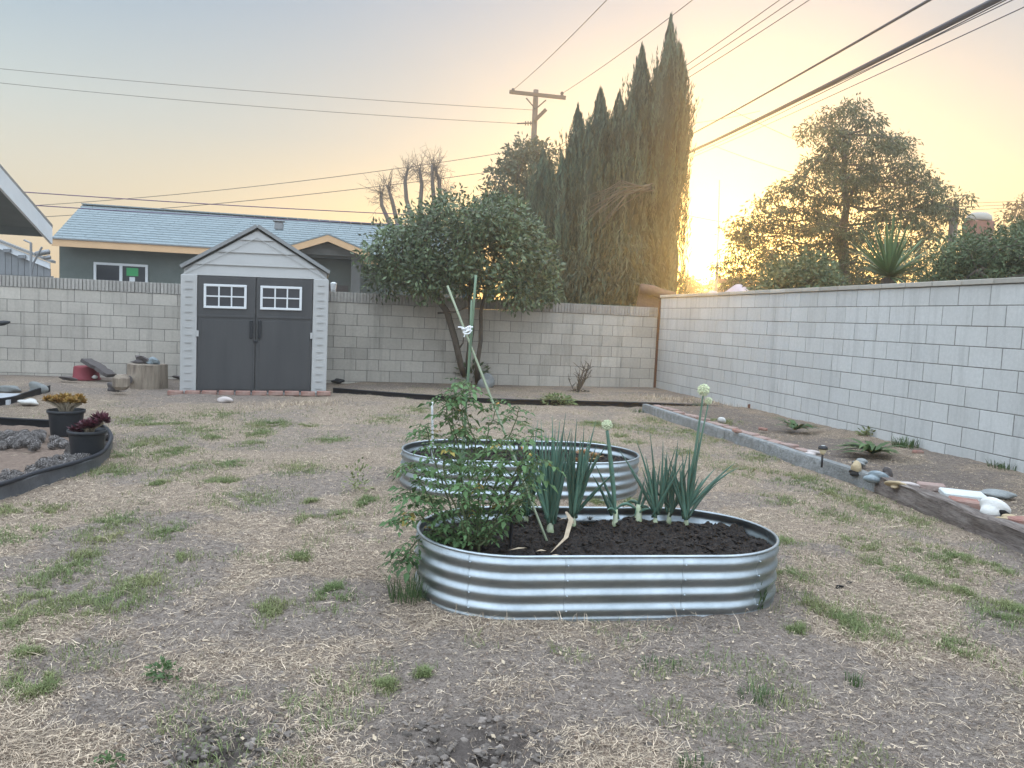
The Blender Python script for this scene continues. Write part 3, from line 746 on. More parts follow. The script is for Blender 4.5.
# ------------------------------------------------------------------ cypress row behind the back wall
def cypress(tip, base, wpx, depth, seed, label, trunk_top=.3, n=8500, nsub=7, skirt=0.0):
    """tip and base are photo points of the axis; wpx the greatest width"""
    r = np.random.default_rng(seed)
    T = P(tip[0], tip[1], depth); B_ = P(base[0], base[1], depth); B_[2] = 0.0
    Hh = T[2]; R_ = wpx/2*depth/FPX
    root = thing('cypress_tree', (B_[0], B_[1], 0), label, 'tree', 'cypress row behind the back wall')
    def prof(h):                             # 0 foot .. 1 tip
        return R_*np.minimum(1, (np.maximum(0, (1-h))*3.5)**1.05)*np.clip(.72+.5*h/.35, 0, 1)
    def axis_at(h): return B_[None]*(1-h[:, None])+T[None]*h[:, None]
    # inner mass of twigs
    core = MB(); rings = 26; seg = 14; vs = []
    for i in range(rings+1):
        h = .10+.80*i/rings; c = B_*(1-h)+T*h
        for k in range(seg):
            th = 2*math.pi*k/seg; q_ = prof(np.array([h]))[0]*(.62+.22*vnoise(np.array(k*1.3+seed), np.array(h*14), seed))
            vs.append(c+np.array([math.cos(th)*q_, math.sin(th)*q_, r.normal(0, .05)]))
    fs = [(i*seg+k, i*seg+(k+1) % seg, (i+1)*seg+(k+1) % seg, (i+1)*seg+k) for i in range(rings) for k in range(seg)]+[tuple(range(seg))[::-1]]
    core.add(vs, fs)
    tr = MB(); tr.tube([B_+[0, 0, -.1], B_*.8+T*.2+[.02, 0, 0], B_*.5+T*.5, B_*.15+T*.85], [.16, .12, .08, .02], 8); trunk = tr.build('trunk', M['bark'], root, True)
    # feathery upright sprays: plumes on the surface, each a bunch of slim leaves
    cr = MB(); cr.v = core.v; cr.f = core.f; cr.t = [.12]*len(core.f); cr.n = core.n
    def spire(A, Z, Rr, pf, n_, h0):
        m_ = 22; npl = int(n_/m_); h = h0+(1-h0)*r.beta(1.0, 1.25, npl)*.985; th = r.uniform(0, 2*math.pi, npl); Ht = Z[2]-A[2]
        lob = 1+.16*np.sin(th*5+seed+h*7)+.08*np.sin(th*9+h*17+seed)
        pr_ = pf(h); rr_ = pr_*lob*np.sqrt(r.uniform(.50, 1.0, npl)); c = A[None]*(1-h[:, None])+Z[None]*h[:, None]
        c[:, 0] += np.cos(th)*rr_; c[:, 1] += np.sin(th)*rr_
        out = np.stack([np.cos(th), np.sin(th), np.zeros(npl)], 1)
        pb = np.repeat(c, m_, 0); po = np.repeat(out, m_, 0); tn = np.repeat(np.clip(.5+.33*np.sin(th*6+seed*2.1)+r.normal(0, .2, npl), 0, 1), m_)
        pl1 = np.minimum(r.uniform(.35, .85, npl), np.maximum(.10, (1-h)*Ht*.6)); plen = np.repeat(pl1, m_); u = r.uniform(0, 1, npl*m_)
        inw = np.where(h > .82, -.8*rr_/np.maximum(pl1+.15, .15), r.normal(.05, .06, npl)); tilt = np.repeat(inw, m_)
        ax_ = po*tilt[:, None]+np.array([0, 0, 1.]); ax_ += np.repeat(r.normal(0, .05, (npl, 3)), m_, 0)
        ax_ /= np.linalg.norm(ax_, axis=1, keepdims=True)
        k = np.repeat(np.clip(pr_/.35, .25, 1), m_)
        pos = pb+ax_*(u*plen)[:, None]+r.normal(0, .028, (npl*m_, 3))*((1.15-u)*k)[:, None]
        d = ax_+r.normal(0, .20, pos.shape)*k[:, None]; up = po+r.normal(0, .6, pos.shape)
        cr.quads(leaf_quads(pos, d, up, r.uniform(.09, .19, len(pos)), r.uniform(.012, .026, len(pos))), tn)
    spire(B_, T, R_, prof, n*1.35, .0)
    for k in range(nsub):
        an = r.uniform(0, 2*math.pi); q_ = R_*r.uniform(.15, .85); hz = Hh*r.uniform(.70, .97)**.9; off = np.array([math.cos(an)*q_, math.sin(an)*q_, 0])
        Z2 = B_*(1-hz/Hh)+T*(hz/Hh)+off*.75; A2_ = B_*.45+T*.55+off; A2_ = A2_+[0, 0, 0]; R2 = R_*r.uniform(.30, .42)
        spire(A2_, Z2, R2, lambda h, R2=R2: R2*np.minimum(1, (1-h)*1.9), n*.16, .0)
    # hanging browned sprays low down
    if skirt > 0:
        k = int(700*skirt); h2 = r.uniform(.12, .55, k); th2 = r.uniform(math.pi, 2*math.pi, k); q_ = prof(h2)*r.uniform(.75, 1.15, k)
        c2 = axis_at(h2); c2[:, 0] += np.cos(th2)*q_; c2[:, 1] += np.sin(th2)*q_
        d2 = np.stack([np.cos(th2)*.3, np.sin(th2)*.3, -np.ones(k)], 1)+r.normal(0, .25, (k, 3))
        V2 = np.concatenate([leaf_quads(c2+r.normal(0, .05, c2.shape)+d2*j*.12, d2+r.normal(0, .25, d2.shape), r.normal(size=d2.shape), r.uniform(.12, .3, k), r.uniform(.02, .045, k)) for j in range(6)])
        cr.quads(V2, r.uniform(.2, .8, len(V2)))
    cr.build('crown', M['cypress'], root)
    return root
CY = 17.6
cypress((671, 16), (657, 330), 47, CY, 1, 'tallest Italian cypress, rightmost of the row behind the back wall', n=19000)
cypress((642, 46), (637, 330), 48, CY+.5, 2, 'second tallest cypress with a slim tip, touching the tallest one', n=15000, skirt=.5)
cypress((619, 92), (619, 330), 50, CY+.2, 3, 'blunt cypress just left of the two tallest ones', n=11000, skirt=.9)
cypress((600, 88), (601, 330), 52, CY+.9, 4, 'cypress with a forked feathery tip in the middle of the row', n=12000, skirt=.9)
cypress((577, 108), (582, 330), 52, CY+.6, 5, 'cypress ending in one thin separate spire', n=11000, skirt=.9)
cypress((562, 160), (566, 330), 48, CY+.3, 6, 'low broad cypress at the left of the row with drooping sprays', n=9000, skirt=1.0)
cypress((543, 150), (548, 330), 48, CY+1.4, 7, 'leftmost cypress of the row, half hidden by the round citrus', n=9000, skirt=.6)
cypress((588, 126), (590, 330), 44, CY+.1, 9, 'cypress filling the dip between the thin spire and the forked one', n=9000, skirt=.6)
cypress((631, 92), (629, 330), 42, CY-.1, 10, 'cypress filling the dip left of the second tallest one', n=9000, skirt=.6)
cypress((656, 74), (649, 330), 38, CY+.2, 8, 'cypress wedged between the two tallest ones with a lower tip', n=10000)
# dead fallen frond hanging in the row
m_ = MB(); r = np.random.default_rng(5); b0 = P(606, 205, CY-1.0); tgt = P(650, 188, CY-.7)
for k in range(20):
    e = P(585+r.uniform(-8, 22), 200+r.uniform(-6, 26), CY-1.0)+r.normal(0, .12, 3); md = (tgt+e)/2+[0, 0, .18+r.uniform(-.1, .1)]
    m_.tube([tgt+r.normal(0, .04, 3), md, e], [.012, .009, .003], 4, float(r.uniform(.2, .9)))
o = m_.build('dead_branch', M['dead_frond']); tag(o, 'bare brown fanned out branch caught across the middle of the cypress row', 'branch')

# ------------------------------------------------------------------ leafy crowns from clusters
def leafy_tree(name, label, cat, poly, depth, thick, nclus, nleaf, crad, llen, lwid, leafmat, barkmat, trunk, r0, seed, droop=.2, group=None, flat=1.0, rmin=.006, extra_roots=(), inner=0.0, lowshell=None, z0=0.0):
    r = np.random.default_rng(seed); poly = np.asarray(poly, float)
    pts = poly_scatter(poly, nclus, r); xc = poly[:, 0].mean(); hwid = (poly[:, 0].max()-poly[:, 0].min())/2
    cs = []
    for (px, py) in pts:
        k = max(0, 1-((px-xc)/hwid)**2)**.5
        cs.append(P(px, py, depth+r.uniform(-1, 1)*thick*(.25+.75*k)))
    cs = np.array(cs)
    tr_pts = [np.asarray(p, float) for p in trunk]; base = tr_pts[0]
    root = thing(name, (base[0], base[1], z0), label, cat, group)
    t_ = MB(); mst_branches(t_, tr_pts, cs, r0, rmin, seed=seed)
    for er in extra_roots: t_.tube(er[0], er[1], 7)
    t_.build('trunk', barkmat, root, True)
    m = len(cs); off = rdirs(m*nleaf, r)*(r.uniform(.15, 1, (m*nleaf, 1))**.55)*crad*np.repeat(r.uniform(.65, 1.25, m), nleaf)[:, None]
    off[:, 2] *= flat; rad_h = np.hypot(off[:, 0], off[:, 1]); off[:, 2] -= droop*rad_h
    pos = np.repeat(cs, nleaf, 0)+off
    d = off/np.maximum(np.linalg.norm(off, axis=1, keepdims=True), 1e-6)+r.normal(0, .55, off.shape); d[:, 2] -= droop*1.2
    up = rdirs(len(pos), r)*.75+np.array([0, -.15, .75])
    tn = np.clip(np.repeat(r.uniform(.2, .8, m), nleaf)+r.normal(0, .16, m*nleaf), 0, 1)
    V = leaf_quads(pos, d, up, r.uniform(.7, 1.25, len(pos))*llen, r.uniform(.7, 1.2, len(pos))*lwid)
    c_ = MB(); c_.quads(V, tn)
    c_.build('crown', leafmat, root)
    return root
# citrus tree in the yard at the back wall
CD = 14.35
tb = G(466, 381, .07); tb2 = G(478, 383, .07)
cit = [(362, 262), (372, 240), (392, 228), (408, 218), (425, 214), (440, 196), (452, 190), (470, 200), (492, 203), (512, 202), (528, 208), (532, 224), (542, 240), (546, 252), (553, 270), (555, 285), (546, 298), (535, 302), (518, 300), (505, 292), (480, 292), (455, 288), (430, 290), (408, 287), (385, 290), (368, 280)]
leafy_tree('citrus_tree', 'round dark leafy citrus tree with two thin trunks against the back wall', 'tree', cit, CD-.2, 1.15, 300, 78, .28, .100, .044, M['citrus'], M['bark'],
           [tb, P(461, 366, CD-.05), P(455, 340, CD-.1), P(447, 312, CD-.2), P(438, 300, CD-.2)], .06, 21, droop=.15,
           extra_roots=[([tb2, P(477, 366, CD-.1), P(481, 340, CD-.1), P(481, 312, CD-.1), P(487, 285, CD-.1), P(500, 255, CD-.1)], [.06, .045, .038, .034, .03, .02]),
                        ([tb+[.05, 0, .02], P(468, 360, CD), P(472, 330, CD), P(470, 300, CD), P(470, 260, CD)], [.055, .045, .05, .04, .02]),
                        ([P(458, 350, CD-.05), P(463, 343, CD-.1), P(464, 335, CD-.1)], [.02, .014, .008]),
                        ([P(438, 313, CD-.15), P(455, 312, CD-.3), P(470, 306, CD-.3)], [.02, .016, .01])], z0=.05)
# round tree crown behind, beside the utility pole
leafy_tree('leafy_tree', 'pale hazy round tree behind the utility pole foot', 'tree',
           [(480, 215), (486, 190), (495, 170), (507, 152), (522, 142), (540, 146), (553, 160), (560, 185), (560, 230), (520, 240), (490, 235)], 25.5, 1.5, 120, 64, .42, .17, .075, M['back_leaf'], M['bark'],
           [np.array([.5, 25.5, 0]), P(527, 260, 25.5), P(524, 215, 25.5)], .16, 22, droop=.2)
# lacy tree at right
lace = [(856, 94), (848, 104), (832, 100), (812, 106), (803, 122), (806, 138), (818, 148), (800, 162), (792, 176), (776, 184), (770, 196), (752, 204), (745, 215), (728, 222), (728, 236), (738, 242), (722, 252), (716, 264), (724, 278), (728, 290), (800, 292), (850, 292), (905, 285), (930, 250), (945, 235), (940, 222), (962, 214), (975, 198), (962, 190), (944, 186), (936, 172), (918, 160), (908, 148), (914, 140), (896, 132), (880, 134), (884, 118), (868, 110)]
LD = 21.5
leafy_tree('lacy_tree', 'spreading tree with lacy drooping foliage and dark trunk behind the right wall', 'tree', lace, LD, 2.3, 640, 58, .34, .13, .040, M['lace_leaf'], M['bark'],
           [np.array([P(846, 300, LD)[0], LD, 0]), P(846, 280, LD), P(842, 240, LD+.2), P(847, 205, LD), P(843, 165, LD-.2), P(851, 135, LD), P(855, 112, LD)], .15, 23, droop=.40, flat=.5, rmin=.008)
# low dark shrub under it
leafy_tree('shrub', 'low dark shrub at the foot of the lacy tree', 'shrub', [(752, 290), (765, 275), (785, 265), (810, 262), (830, 268), (842, 292)], 15.5, .8, 70, 70, .30, .10, .045, M['bush'], M['bark'],
           [np.array([P(800, 290, 15.5)[0], 15.5, 0]), P(800, 300, 15.5), P(800, 285, 15.5)], .06, 24, droop=.1)
# hedge-like bushes at the right edge
leafy_tree('shrub', 'broad green bush behind the wall at the right edge of the photo', 'shrub', [(922, 284), (928, 262), (940, 250), (960, 238), (985, 236), (1005, 232), (1030, 224), (1080, 220), (1080, 285), (985, 288)], 11.6, 0.8, 230, 80, .22, .075, .030, M['bush'], M['bark'],
           [np.array([P(990, 290, 10.6)[0], 10.6, 0]), P(990, 310, 10.6), P(990, 285, 10.6)], .06, 25, droop=.1)
leafy_tree('far_tree', 'sparse far tree top catching warm light at the right edge', 'tree', [(1000, 230), (1003, 212), (1012, 208), (1022, 198), (1060, 190), (1060, 240), (1010, 240)], 34, 1.4, 60, 34, .5, .2, .09, M['far_leaf'], M['bark'],
           [np.array([P(1030, 290, 34)[0], 34, 0]), P(1030, 260, 34), P(1030, 225, 34)], .12, 26, droop=.3)
leafy_tree('far_tree', 'small far tree in the bright gap beside the tallest cypress', 'tree', [(683, 292), (684, 284), (690, 281), (695, 284), (697, 292)], 55, .8, 24, 30, .5, .24, .12, M['far_leaf'], M['bark'],
           [np.array([P(690, 300, 55)[0], 55, 0]), P(690, 300, 55), P(690, 290, 55)], .1, 27, droop=.1)
leafy_tree('far_tree', 'line of far low trees in the glow between cypress and lacy tree', 'tree', [(700, 290), (712, 284), (730, 281), (742, 279), (760, 282), (770, 292)], 75, 2.5, 40, 34, .8, .4, .2, M['far_leaf'], M['bark'],
           [np.array([P(735, 300, 75)[0], 75, 0]), P(735, 300, 75), P(735, 288, 75)], .12, 28, droop=.1)

# pollarded bare tree
r = np.random.default_rng(31); PD = 25.0
root = thing('pollarded_tree', (*P(420, 290, PD)[:2], 0), 'bare pollarded tree with stubby limbs above the neighbouring roof', 'tree')
t_ = MB(); bs = np.array([*P(420, 290, PD)[:2], 0])
t_.tube([bs, P(420, 270, PD), P(418, 245, PD)], [.22, .2, .18], 8)
limbs = [((419, 250), (413, 225), (408, 200), (404, 182), (407, 170)), ((419, 250), (420, 210), (420, 185), (420, 168)), ((420, 240), (432, 205), (430, 185), (431, 165)), ((424, 225), (440, 200), (436, 180), (436, 168)),
         ((430, 225), (444, 205), (447, 192)), ((419, 262), (398, 225), (392, 200), (388, 186)), ((419, 265), (390, 230), (382, 205), (379, 192))]
tw = MB()
for lm in limbs:
    dz = r.uniform(-.5, .5); pts = [P(x+r.normal(0, 1.5), y, PD+dz*i/4) for i, (x, y) in enumerate(lm)]
    m = len(pts); t_.tube(pts, [.085-.035*i/(m-1) for i in range(m-1)]+[.035], 7, float(r.uniform(.3, .7)))
    for k in range(40):
        a = pts[-1]*(1-(u:=r.uniform(0, 1)**1.3))+pts[-2]*u; d = unit(r.normal(0, 1, 3)+[0, 0, .9]); ln = r.uniform(.25, .75)
        p1 = a+d*ln*.5+r.normal(0, .03, 3); p2 = a+d*ln+r.normal(0, .06, 3); tw.tube([a, p1, p2], [.008, .006, .003], 3)
        for j in range(3):
            s_ = a+(p2-a)*r.uniform(.3, .95); tw.tube([s_, s_+unit(r.normal(0, 1, 3)+d)*r.uniform(.1, .25)], [.005, .002], 3)
t_.build('trunk', M['bark_pale'], root, True); tw.build('twigs', M['bark_pale'], root)

# spiky yucca behind the right wall
r = np.random.default_rng(41); yc = P(889, 277, 10.2); root = thing('yucca_plant', (yc[0], yc[1], 0), 'spiky green yucca rosette rising above the right wall', 'plant')
t_ = MB(); t_.tube([(yc[0], yc[1], 0), (yc[0], yc[1], .9), yc+[0, 0, -.02]], [.11, .10, .09], 8); t_.build('trunk', M['bark_pale'], root, True)
lf = MB(); V = []; T_ = []
for k in range(150):
    az = r.uniform(0, 2*math.pi); el = math.asin(r.uniform(-.15, 1)); ln = r.uniform(.68, .92)*(1 if el > .2 else .9)
    d = np.array([math.cos(az)*math.cos(el), math.sin(az)*math.cos(el), math.sin(el)]); s_ = unit(np.cross(d, [0, 0, 1])) if abs(d[2]) < .99 else np.array([1., 0, 0]); n_ = np.cross(s_, d)
    sag = .10*ln*(math.cos(el)); prev = None; tn = r.uniform(.15, .9)
    for i in range(6):
        t0 = i/5; w_ = .042*(1-t0)**.6*min(1, .5+t0*3); c_ = yc+d*(.03+ln*t0)+np.array([0, 0, -sag*t0*t0])
        e = (c_-s_*w_/2+n_*w_*.12, c_+s_*w_/2+n_*w_*.12)
        if prev is not None: V.append([prev[0], prev[1], e[1], e[0]]); T_.append(tn)
        prev = e
lf.quads(V, T_); lf.build('leaves', M['yucca'], root, True)

# ------------------------------------------------------------------ neighbouring house
HD = 19.6
E0 = P(52, 238, HD)
def HQ(s, d, z): return np.array([E0[0], E0[1], 0])+UB*s+UN*d+UZ*z
ze = E0[2]; rdg = 2.35; zr = ze+1.10; LH = 10.6
root = thing('house', HQ(LH/2, rdg, 0), 'low grey green stucco house with blue grey shingle roof behind the back wall', 'house')
r = np.random.default_rng(8)
w = MB(); w.prism([HQ(.02, .45, 0), HQ(.02, .45, ze-.10), HQ(.02, rdg, zr-.18), HQ(.02, 2*rdg-.45, ze-.10), HQ(.02, 2*rdg-.45, 0)], UB*0, UB*(LH-.3)); w.build('wall', M['stucco'], root)
rf = MB(); sl = np.array([0, 0, 0.]); p_e = HQ(0, 0, ze); p_r = HQ(0, rdg, zr); nr = 15
nrm = unit(np.cross(UB, p_r-p_e))
for side_ in (0, 1):
    for i in range(nr):
        a = i/nr; b_ = (i+1)/nr+.02
        if side_ == 0: q0, q1 = p_e*(1-a)+p_r*a, p_e*(1-min(b_, 1))+p_r*min(b_, 1)
        else:
            p_b = HQ(0, 2*rdg, ze); q0, q1 = p_b*(1-a)+p_r*a, p_b*(1-min(b_, 1))+p_r*min(b_, 1)
        n2 = nrm if side_ == 0 else unit(np.cross(-UB, p_r-HQ(0, 2*rdg, ze)))
        u = -r.uniform(0, .3)
        while u < LH:
            e = min(u+.30, LH); a0 = max(u, 0)
            if e-a0 > .02:
                rf.add([q0+UB*a0+n2*.020, q0+UB*(e-.006)+n2*.020, q1+UB*(e-.006)+n2*.004, q1+UB*a0+n2*.004, q0+UB*a0-n2*.03, q0+UB*(e-.006)-n2*.03],
                       [(0, 1, 2, 3), (4, 5, 1, 0)] if side_ == 0 else [(3, 2, 1, 0), (0, 1, 5, 4)], float(np.clip(r.normal(.5, .25), 0, 1)))
            u += .30
dk = MB(); dk.prism([p_e-nrm*.03, p_r-nrm*.03, HQ(0, 2*rdg, ze)-UZ*.03, HQ(0, 2*rdg, ze)-UZ*.10, p_r-UZ*.13, p_e-UZ*.10], UB*.01, UB*(LH-.01))
roof = rf.build('roof', M['shingle'], root); dk.build('roof_deck', M['grey_paint'], roof)
cap_ = MB()
for i in range(int(LH/.3)): cap_.box(p_r+UB*(i+.5)*.3+UZ*.028, (.285, .22, .03), (UB, UN, UZ), float(r.uniform(.2, .8)))
cap_.build('ridge_cap', M['shingle'], roof)
de = MB(); de.box(HQ(LH/2, -.03, ze-.004), (LH+.02, .05, .03), (UB, UN, UZ)); de.build('drip_edge', M['shed_roof'], root)
vt = MB(); q_ = P(279, 226, 20.9); vt.box(q_, (.22, .22, .20), (UB, UN, UZ), .5, .02); vt.box(q_+[0, 0, .12], (.30, .30, .03), (UB, UN, UZ), .5, .01); vt.build('roof_vent', M['grey_metal'], root)
# window with white frame
def on_wall(px, py, off=.45):                # photo point on the plane of the house front
    d = ray(px, py); o_ = HQ(0, off, 0); k = np.dot(o_-_C, UN)/np.dot(d, UN); return _C+d*k
a = on_wall(94, 262, .44); b_ = on_wall(148, 287, .44); s0 = np.dot(a-HQ(0, 0, 0), UB); s1 = np.dot(b_-HQ(0, 0, 0), UB); z1 = a[2]; z0 = z1-.95
def hb(mb, s0, s1, d0, d1, z0, z1): mb.box(HQ((s0+s1)/2, (d0+d1)/2, (z0+z1)/2), (s1-s0, d1-d0, z1-z0), (UB, UN, UZ))
f = MB(); hb(f, s0, s1, .40, .448, z1-.06, z1); hb(f, s0, s1, .40, .448, z0, z0+.06); hb(f, s0, s0+.06, .40, .448, z0+.06, z1-.06); hb(f, s1-.06, s1, .40, .448, z0+.06, z1-.06); sm = (s0+s1)/2
hb(f, sm-.035, sm+.035, .402, .447, z0+.06, z1-.06); wf = f.build('window', M['white'], root)
p_ = MB(); hb(p_, s0+.06, s1-.06, .425, .440, z0+.06, z1-.06); p_.build('pane', M['dark_pane'], wf)
cd = MB(); c_ = on_wall(132, 272, .42); sc_ = np.dot(c_-HQ(0, 0, 0), UB); hb(cd, sc_-.13, sc_+.15, .418, .424, c_[2]-.10, c_[2]+.10); cd.build('notice', M['green_card'], wf)
cd = MB(); hb(cd, sc_-.06, sc_+.07, .418, .424, c_[2]-.24, c_[2]-.13); cd.build('paper_note', M['white'], wf)
# porch gable
pk = on_wall(328, 236, -.5); sP = np.dot(pk-HQ(0, 0, 0), UB); zP = pk[2]; l = on_wall(288, 249.5, -.5); hwP = sP-np.dot(l-HQ(0, 0, 0), UB)+.05; zL = zP-.36*hwP
g = MB(); g.prism([HQ(sP-hwP+.15, -.25, zL-.10), HQ(sP+hwP-.15, -.25, zL-.10), HQ(sP+hwP-.15, -.25, zL+.0), HQ(sP, -.25, zP-.16), HQ(sP-hwP+.15, -.25, zL+.0)], UN*0, UN*.14); porch = g.build('porch_gable', M['stucco_dark'], root)
for sg in (-1, 1):
    pr_ = MB(); A_ = HQ(sP, -.5, zP+.03); B2 = HQ(sP+sg*(hwP+.06), -.5, zL+.01)
    dn_ = unit(np.cross(UN, B2-A_)); dn_ = dn_ if dn_[2] > 0 else -dn_
    pr_.prism([A_, B2, B2+dn_*.035, A_+dn_*.035], UN*-.03, UN*2.4); pr_.build('porch_roof', M['shingle'], porch)
    fb = MB(); fb.prism([A_-UZ*.004, B2-UZ*.004, B2-UZ*.17, A_-UZ*.17], UN*-.02, UN*.02); fb.build('porch_fascia', M['peach'], porch)
for (u0, u1) in ((0, sP-hwP+.1), (sP+hwP-.1, LH)):
    fa = MB(); fa.box(HQ((u0+u1)/2, -.012, ze-.105), (u1-u0, .028, .17), (UB, UN, UZ)); fa.build('fascia', M['peach'], root)
for s_ in (sP-hwP+.30, sP+hwP-.30):
    cl = MB(); hb(cl, s_-.12, s_+.12, -.24, -.02, 0, zL-.102); cl.build('porch_post', M['stucco_dark'], porch)
dr = MB(); hb(dr, sP-.35, sP+.55, .425, .446, 0, 2.0); dr.build('door', M['dark_wood'], root)

# white lamp standing on the wall behind the shed
mb = MB(); c_ = P(333.5, 287, 14.3); mb.lathe([(.0, -.09), (.045, -.085), (.05, -.02), (.055, .05), (.06, .065), (.03, .085), (0, .09)], c_, 12); 
o = mb.build('lamp_shade', M['white'], None, True); o.name = 'wall_lamp'; tag(o, 'small white lamp on the wall top right beside the shed roof', 'lamp')
# pale blue tubs seen through the citrus trunks
for px, lb in ((464, 'pale blue bucket on the wall behind the citrus, left of the trunk gap'), (489, 'pale blue bucket on the wall behind the citrus, right of the stake')):
    mb = MB(); c_ = P(px, 302, 15.1); c_[2] = 1.647+.0; mb.lathe([(.001, 0), (.10, 0), (.125, .24), (.135, .245), (.135, .26), (.12, .26), (.10, .02), (.001, .02)], c_-UN*0, 18)
    cc = CORNER-UB*0; k = np.dot(cc-c_, UN); c2 = c_+UN*(k+.10)
    mb = MB(); mb.lathe([(.001, 0), (.075, 0), (.09, .20), (.098, .205), (.098, .22), (.086, .22), (.075, .02), (.001, .02)], c2, 18); o = mb.build('bucket', M['blue_plastic'], None, True); tag(o, lb, 'bucket')

# ------------------------------------------------------------------ left side: patio roof and far garage
LP0 = P(44, 231, 10.9)                        # low far corner of the rake
root = thing('patio_roof', LP0*[1, 1, 0]-UB*1.5, 'white edged patio roof corner reaching in at the left edge', 'roof')
slope = .30
def LQ(a, s, z): return LP0-UN*a-UB*s+UZ*z      # a: towards viewer and up the slope, s: to the left
run = 3.3
rp = MB(); rp.prism([LQ(0, 0, .02), LQ(run, 0, .02+slope*run), LQ(run, 0, .075+slope*run), LQ(0, 0, .075)], UB*.06, -UB*6.5); rp.build('roof', M['grey_paint'], root)
sh = MB(); sh.prism([LQ(-.06, 0, .058), LQ(run, 0, .078+slope*run), LQ(run, 0, .115+slope*run), LQ(-.06, 0, .095)], UB*.09, -UB*6.5); sh.build('roof_shingles', M['shed_roof'], root)
rk = MB(); rk.prism([LQ(-.03, 0, -.17), LQ(run, 0, -.16+slope*run), LQ(run, 0, .0735+slope*run), LQ(-.03, 0, .054)], UB*.062, UB*.095); rk.build('rake_board', M['white_paint'], root)
fa = MB(); fa.box(LQ(.02, 3.2, -.02), (6.4, .03, .12), (UB, UN, UZ)); fa.build('fascia', M['grey_paint'], root)
for s_ in (1.3, 2.6, 3.9, 5.2):
    rt = MB(); rt.prism([LQ(0, 0, -.09), LQ(run, 0, -.09+slope*run), LQ(run, 0, .018+slope*run), LQ(0, 0, .018)], -UB*s_, -UB*(s_+.05)); rt.build('rafter', M['grey_paint'], root)
bm = MB(); bm.box(LQ(1.1, 3.3, .18), (6.2, .09, .20), (UB, UN, UZ)); bm.build('beam', M['grey_paint'], root)
for s_ in (2.2, 6.0):
    ps = MB(); q_ = LQ(1.1, s_, 0); ps.box((q_[0], q_[1], (q_[2]+.08)/2), (.1, .1, q_[2]+.08), (UB, UN, UZ), .5, .006); ps.build('post', M['white_paint'], root)
# far garage gable
gd = 17.5; a = P(0, 243, gd); b_ = P(50, 263, gd); ur = unit((b_-a)*[1, 1, 0])
root = thing('garage', (*P(-40, 300, gd)[:2], 0), 'grey board garage with a sloping white roof edge behind the left end of the wall', 'garage')
far = np.array([UN[0], UN[1], 0])
s0 = a-(b_-a)*1.2
rk = MB(); rk.prism([s0, b_, b_-UZ*.13, s0-UZ*.13], -far*.02, far*.03); rk.build('rake_board', M['white_paint'], root)
rp = MB(); rp.prism([s0+UZ*.06, b_+UZ*.06+ur*.05, b_+UZ*.004+ur*.05, s0+UZ*.004], -far*.06, far*.22); rp.build('roof', M['shed_roof'], root)
wl = MB(); n = 17; e_in = b_-ur*.30
tot = np.linalg.norm((e_in-s0)[:2])
for i in range(n):
    u0, u1 = i/n, (i+1)/n-.004; pa = s0*(1-u0)+b_*u0; pb = s0*(1-u1)+b_*u1
    wl.prism([pa-UZ*.13, pb-UZ*.13, np.array([pb[0], pb[1], 1.78]), np.array([pa[0], pa[1], 1.78])], far*.03, far*.08); 
wl.build('wall_boards', M['siding'], root)
lw = MB(); q0 = np.array([s0[0], s0[1], 0]); q1 = np.array([b_[0], b_[1], 0])+ur*.03
for k in range(9): lw.prism([q0+UZ*k*.2, q1+UZ*k*.2, q1+UZ*(k*.2+.19), q0+UZ*(k*.2+.19)], far*.05, far*.14)
lw.build('lower_wall', M['siding'], root)
sf = MB()
for k, px in enumerate((7, 22)):
    q_ = P(px, 246+6*k, gd-.05); sf.box(q_-UZ*.10, (.16, .05, .07), (ur, far, UZ))
sf.build('roof_bracket', M['siding'], root)
m_ = MB(); m_.tube([P(31, 280, 15), P(31, 243, 15)], .022, 6); m_.tube([P(31, 276, 15), P(34, 262, 15), P(42, 247, 15)], .018, 6); m_.tube([P(31, 243, 15), P(24, 240, 15)], .018, 6)
o = m_.build('vent_pipe', M['grey_metal']); tag(o, 'thin grey pipe frame standing in front of the far garage', 'pipe')
m_ = MB(); m_.tube([P(36, 254, 15.5), P(47, 252, 15.5), P(49, 252, 15.5)], .05, 8); m_.tube([P(44, 258, 15.5), P(50, 257, 15.5)], .04, 8); o = m_.build('service_head', M['grey_metal'], None, True); tag(o, 'small metal service fitting on the roof edge at the left', 'fitting')

# ------------------------------------------------------------------ things behind the walls
# brown covered object beside the cypress
q_ = lambda px, py, Y=16.4: P(px, py, Y)
root = thing('covered_stack', (*q_(652, 308)[:2], 0), 'brown weathered rounded cover standing above the wall corner under the cypress', 'cover')
m_ = MB(); pts = [q_(633, 312), q_(640, 291), q_(668, 299), q_(668, 312)]; d_ = np.array([.10, .9, 0]); pts[0][2] = 1.2; pts[3][2] = 1.2
m_.prism(pts, -d_*.0, d_*.75); m_.build('side', M['brown_cover'], root)
m_ = MB(); e0, e1 = q_(640, 288.5)-[0, .04, 0], q_(675, 297)-[0, .04, 0]
for j in range(4): m_.tube([e0+d_*j*.2, e0*.66+e1*.34+d_*j*.2+[0, 0, .015], e0*.33+e1*.67+d_*j*.2+[0, 0, -.012], e1+d_*j*.2], [.105, .115, .105, .10], 10)
m_.build('top', M['brown_cover'], root, True)
st = MB(); cc = q_(655, 312); st.box((cc[0], cc[1]+.35, .6), (.5, .5, 1.25)); st.build('stand', M['dark_wood'], root)
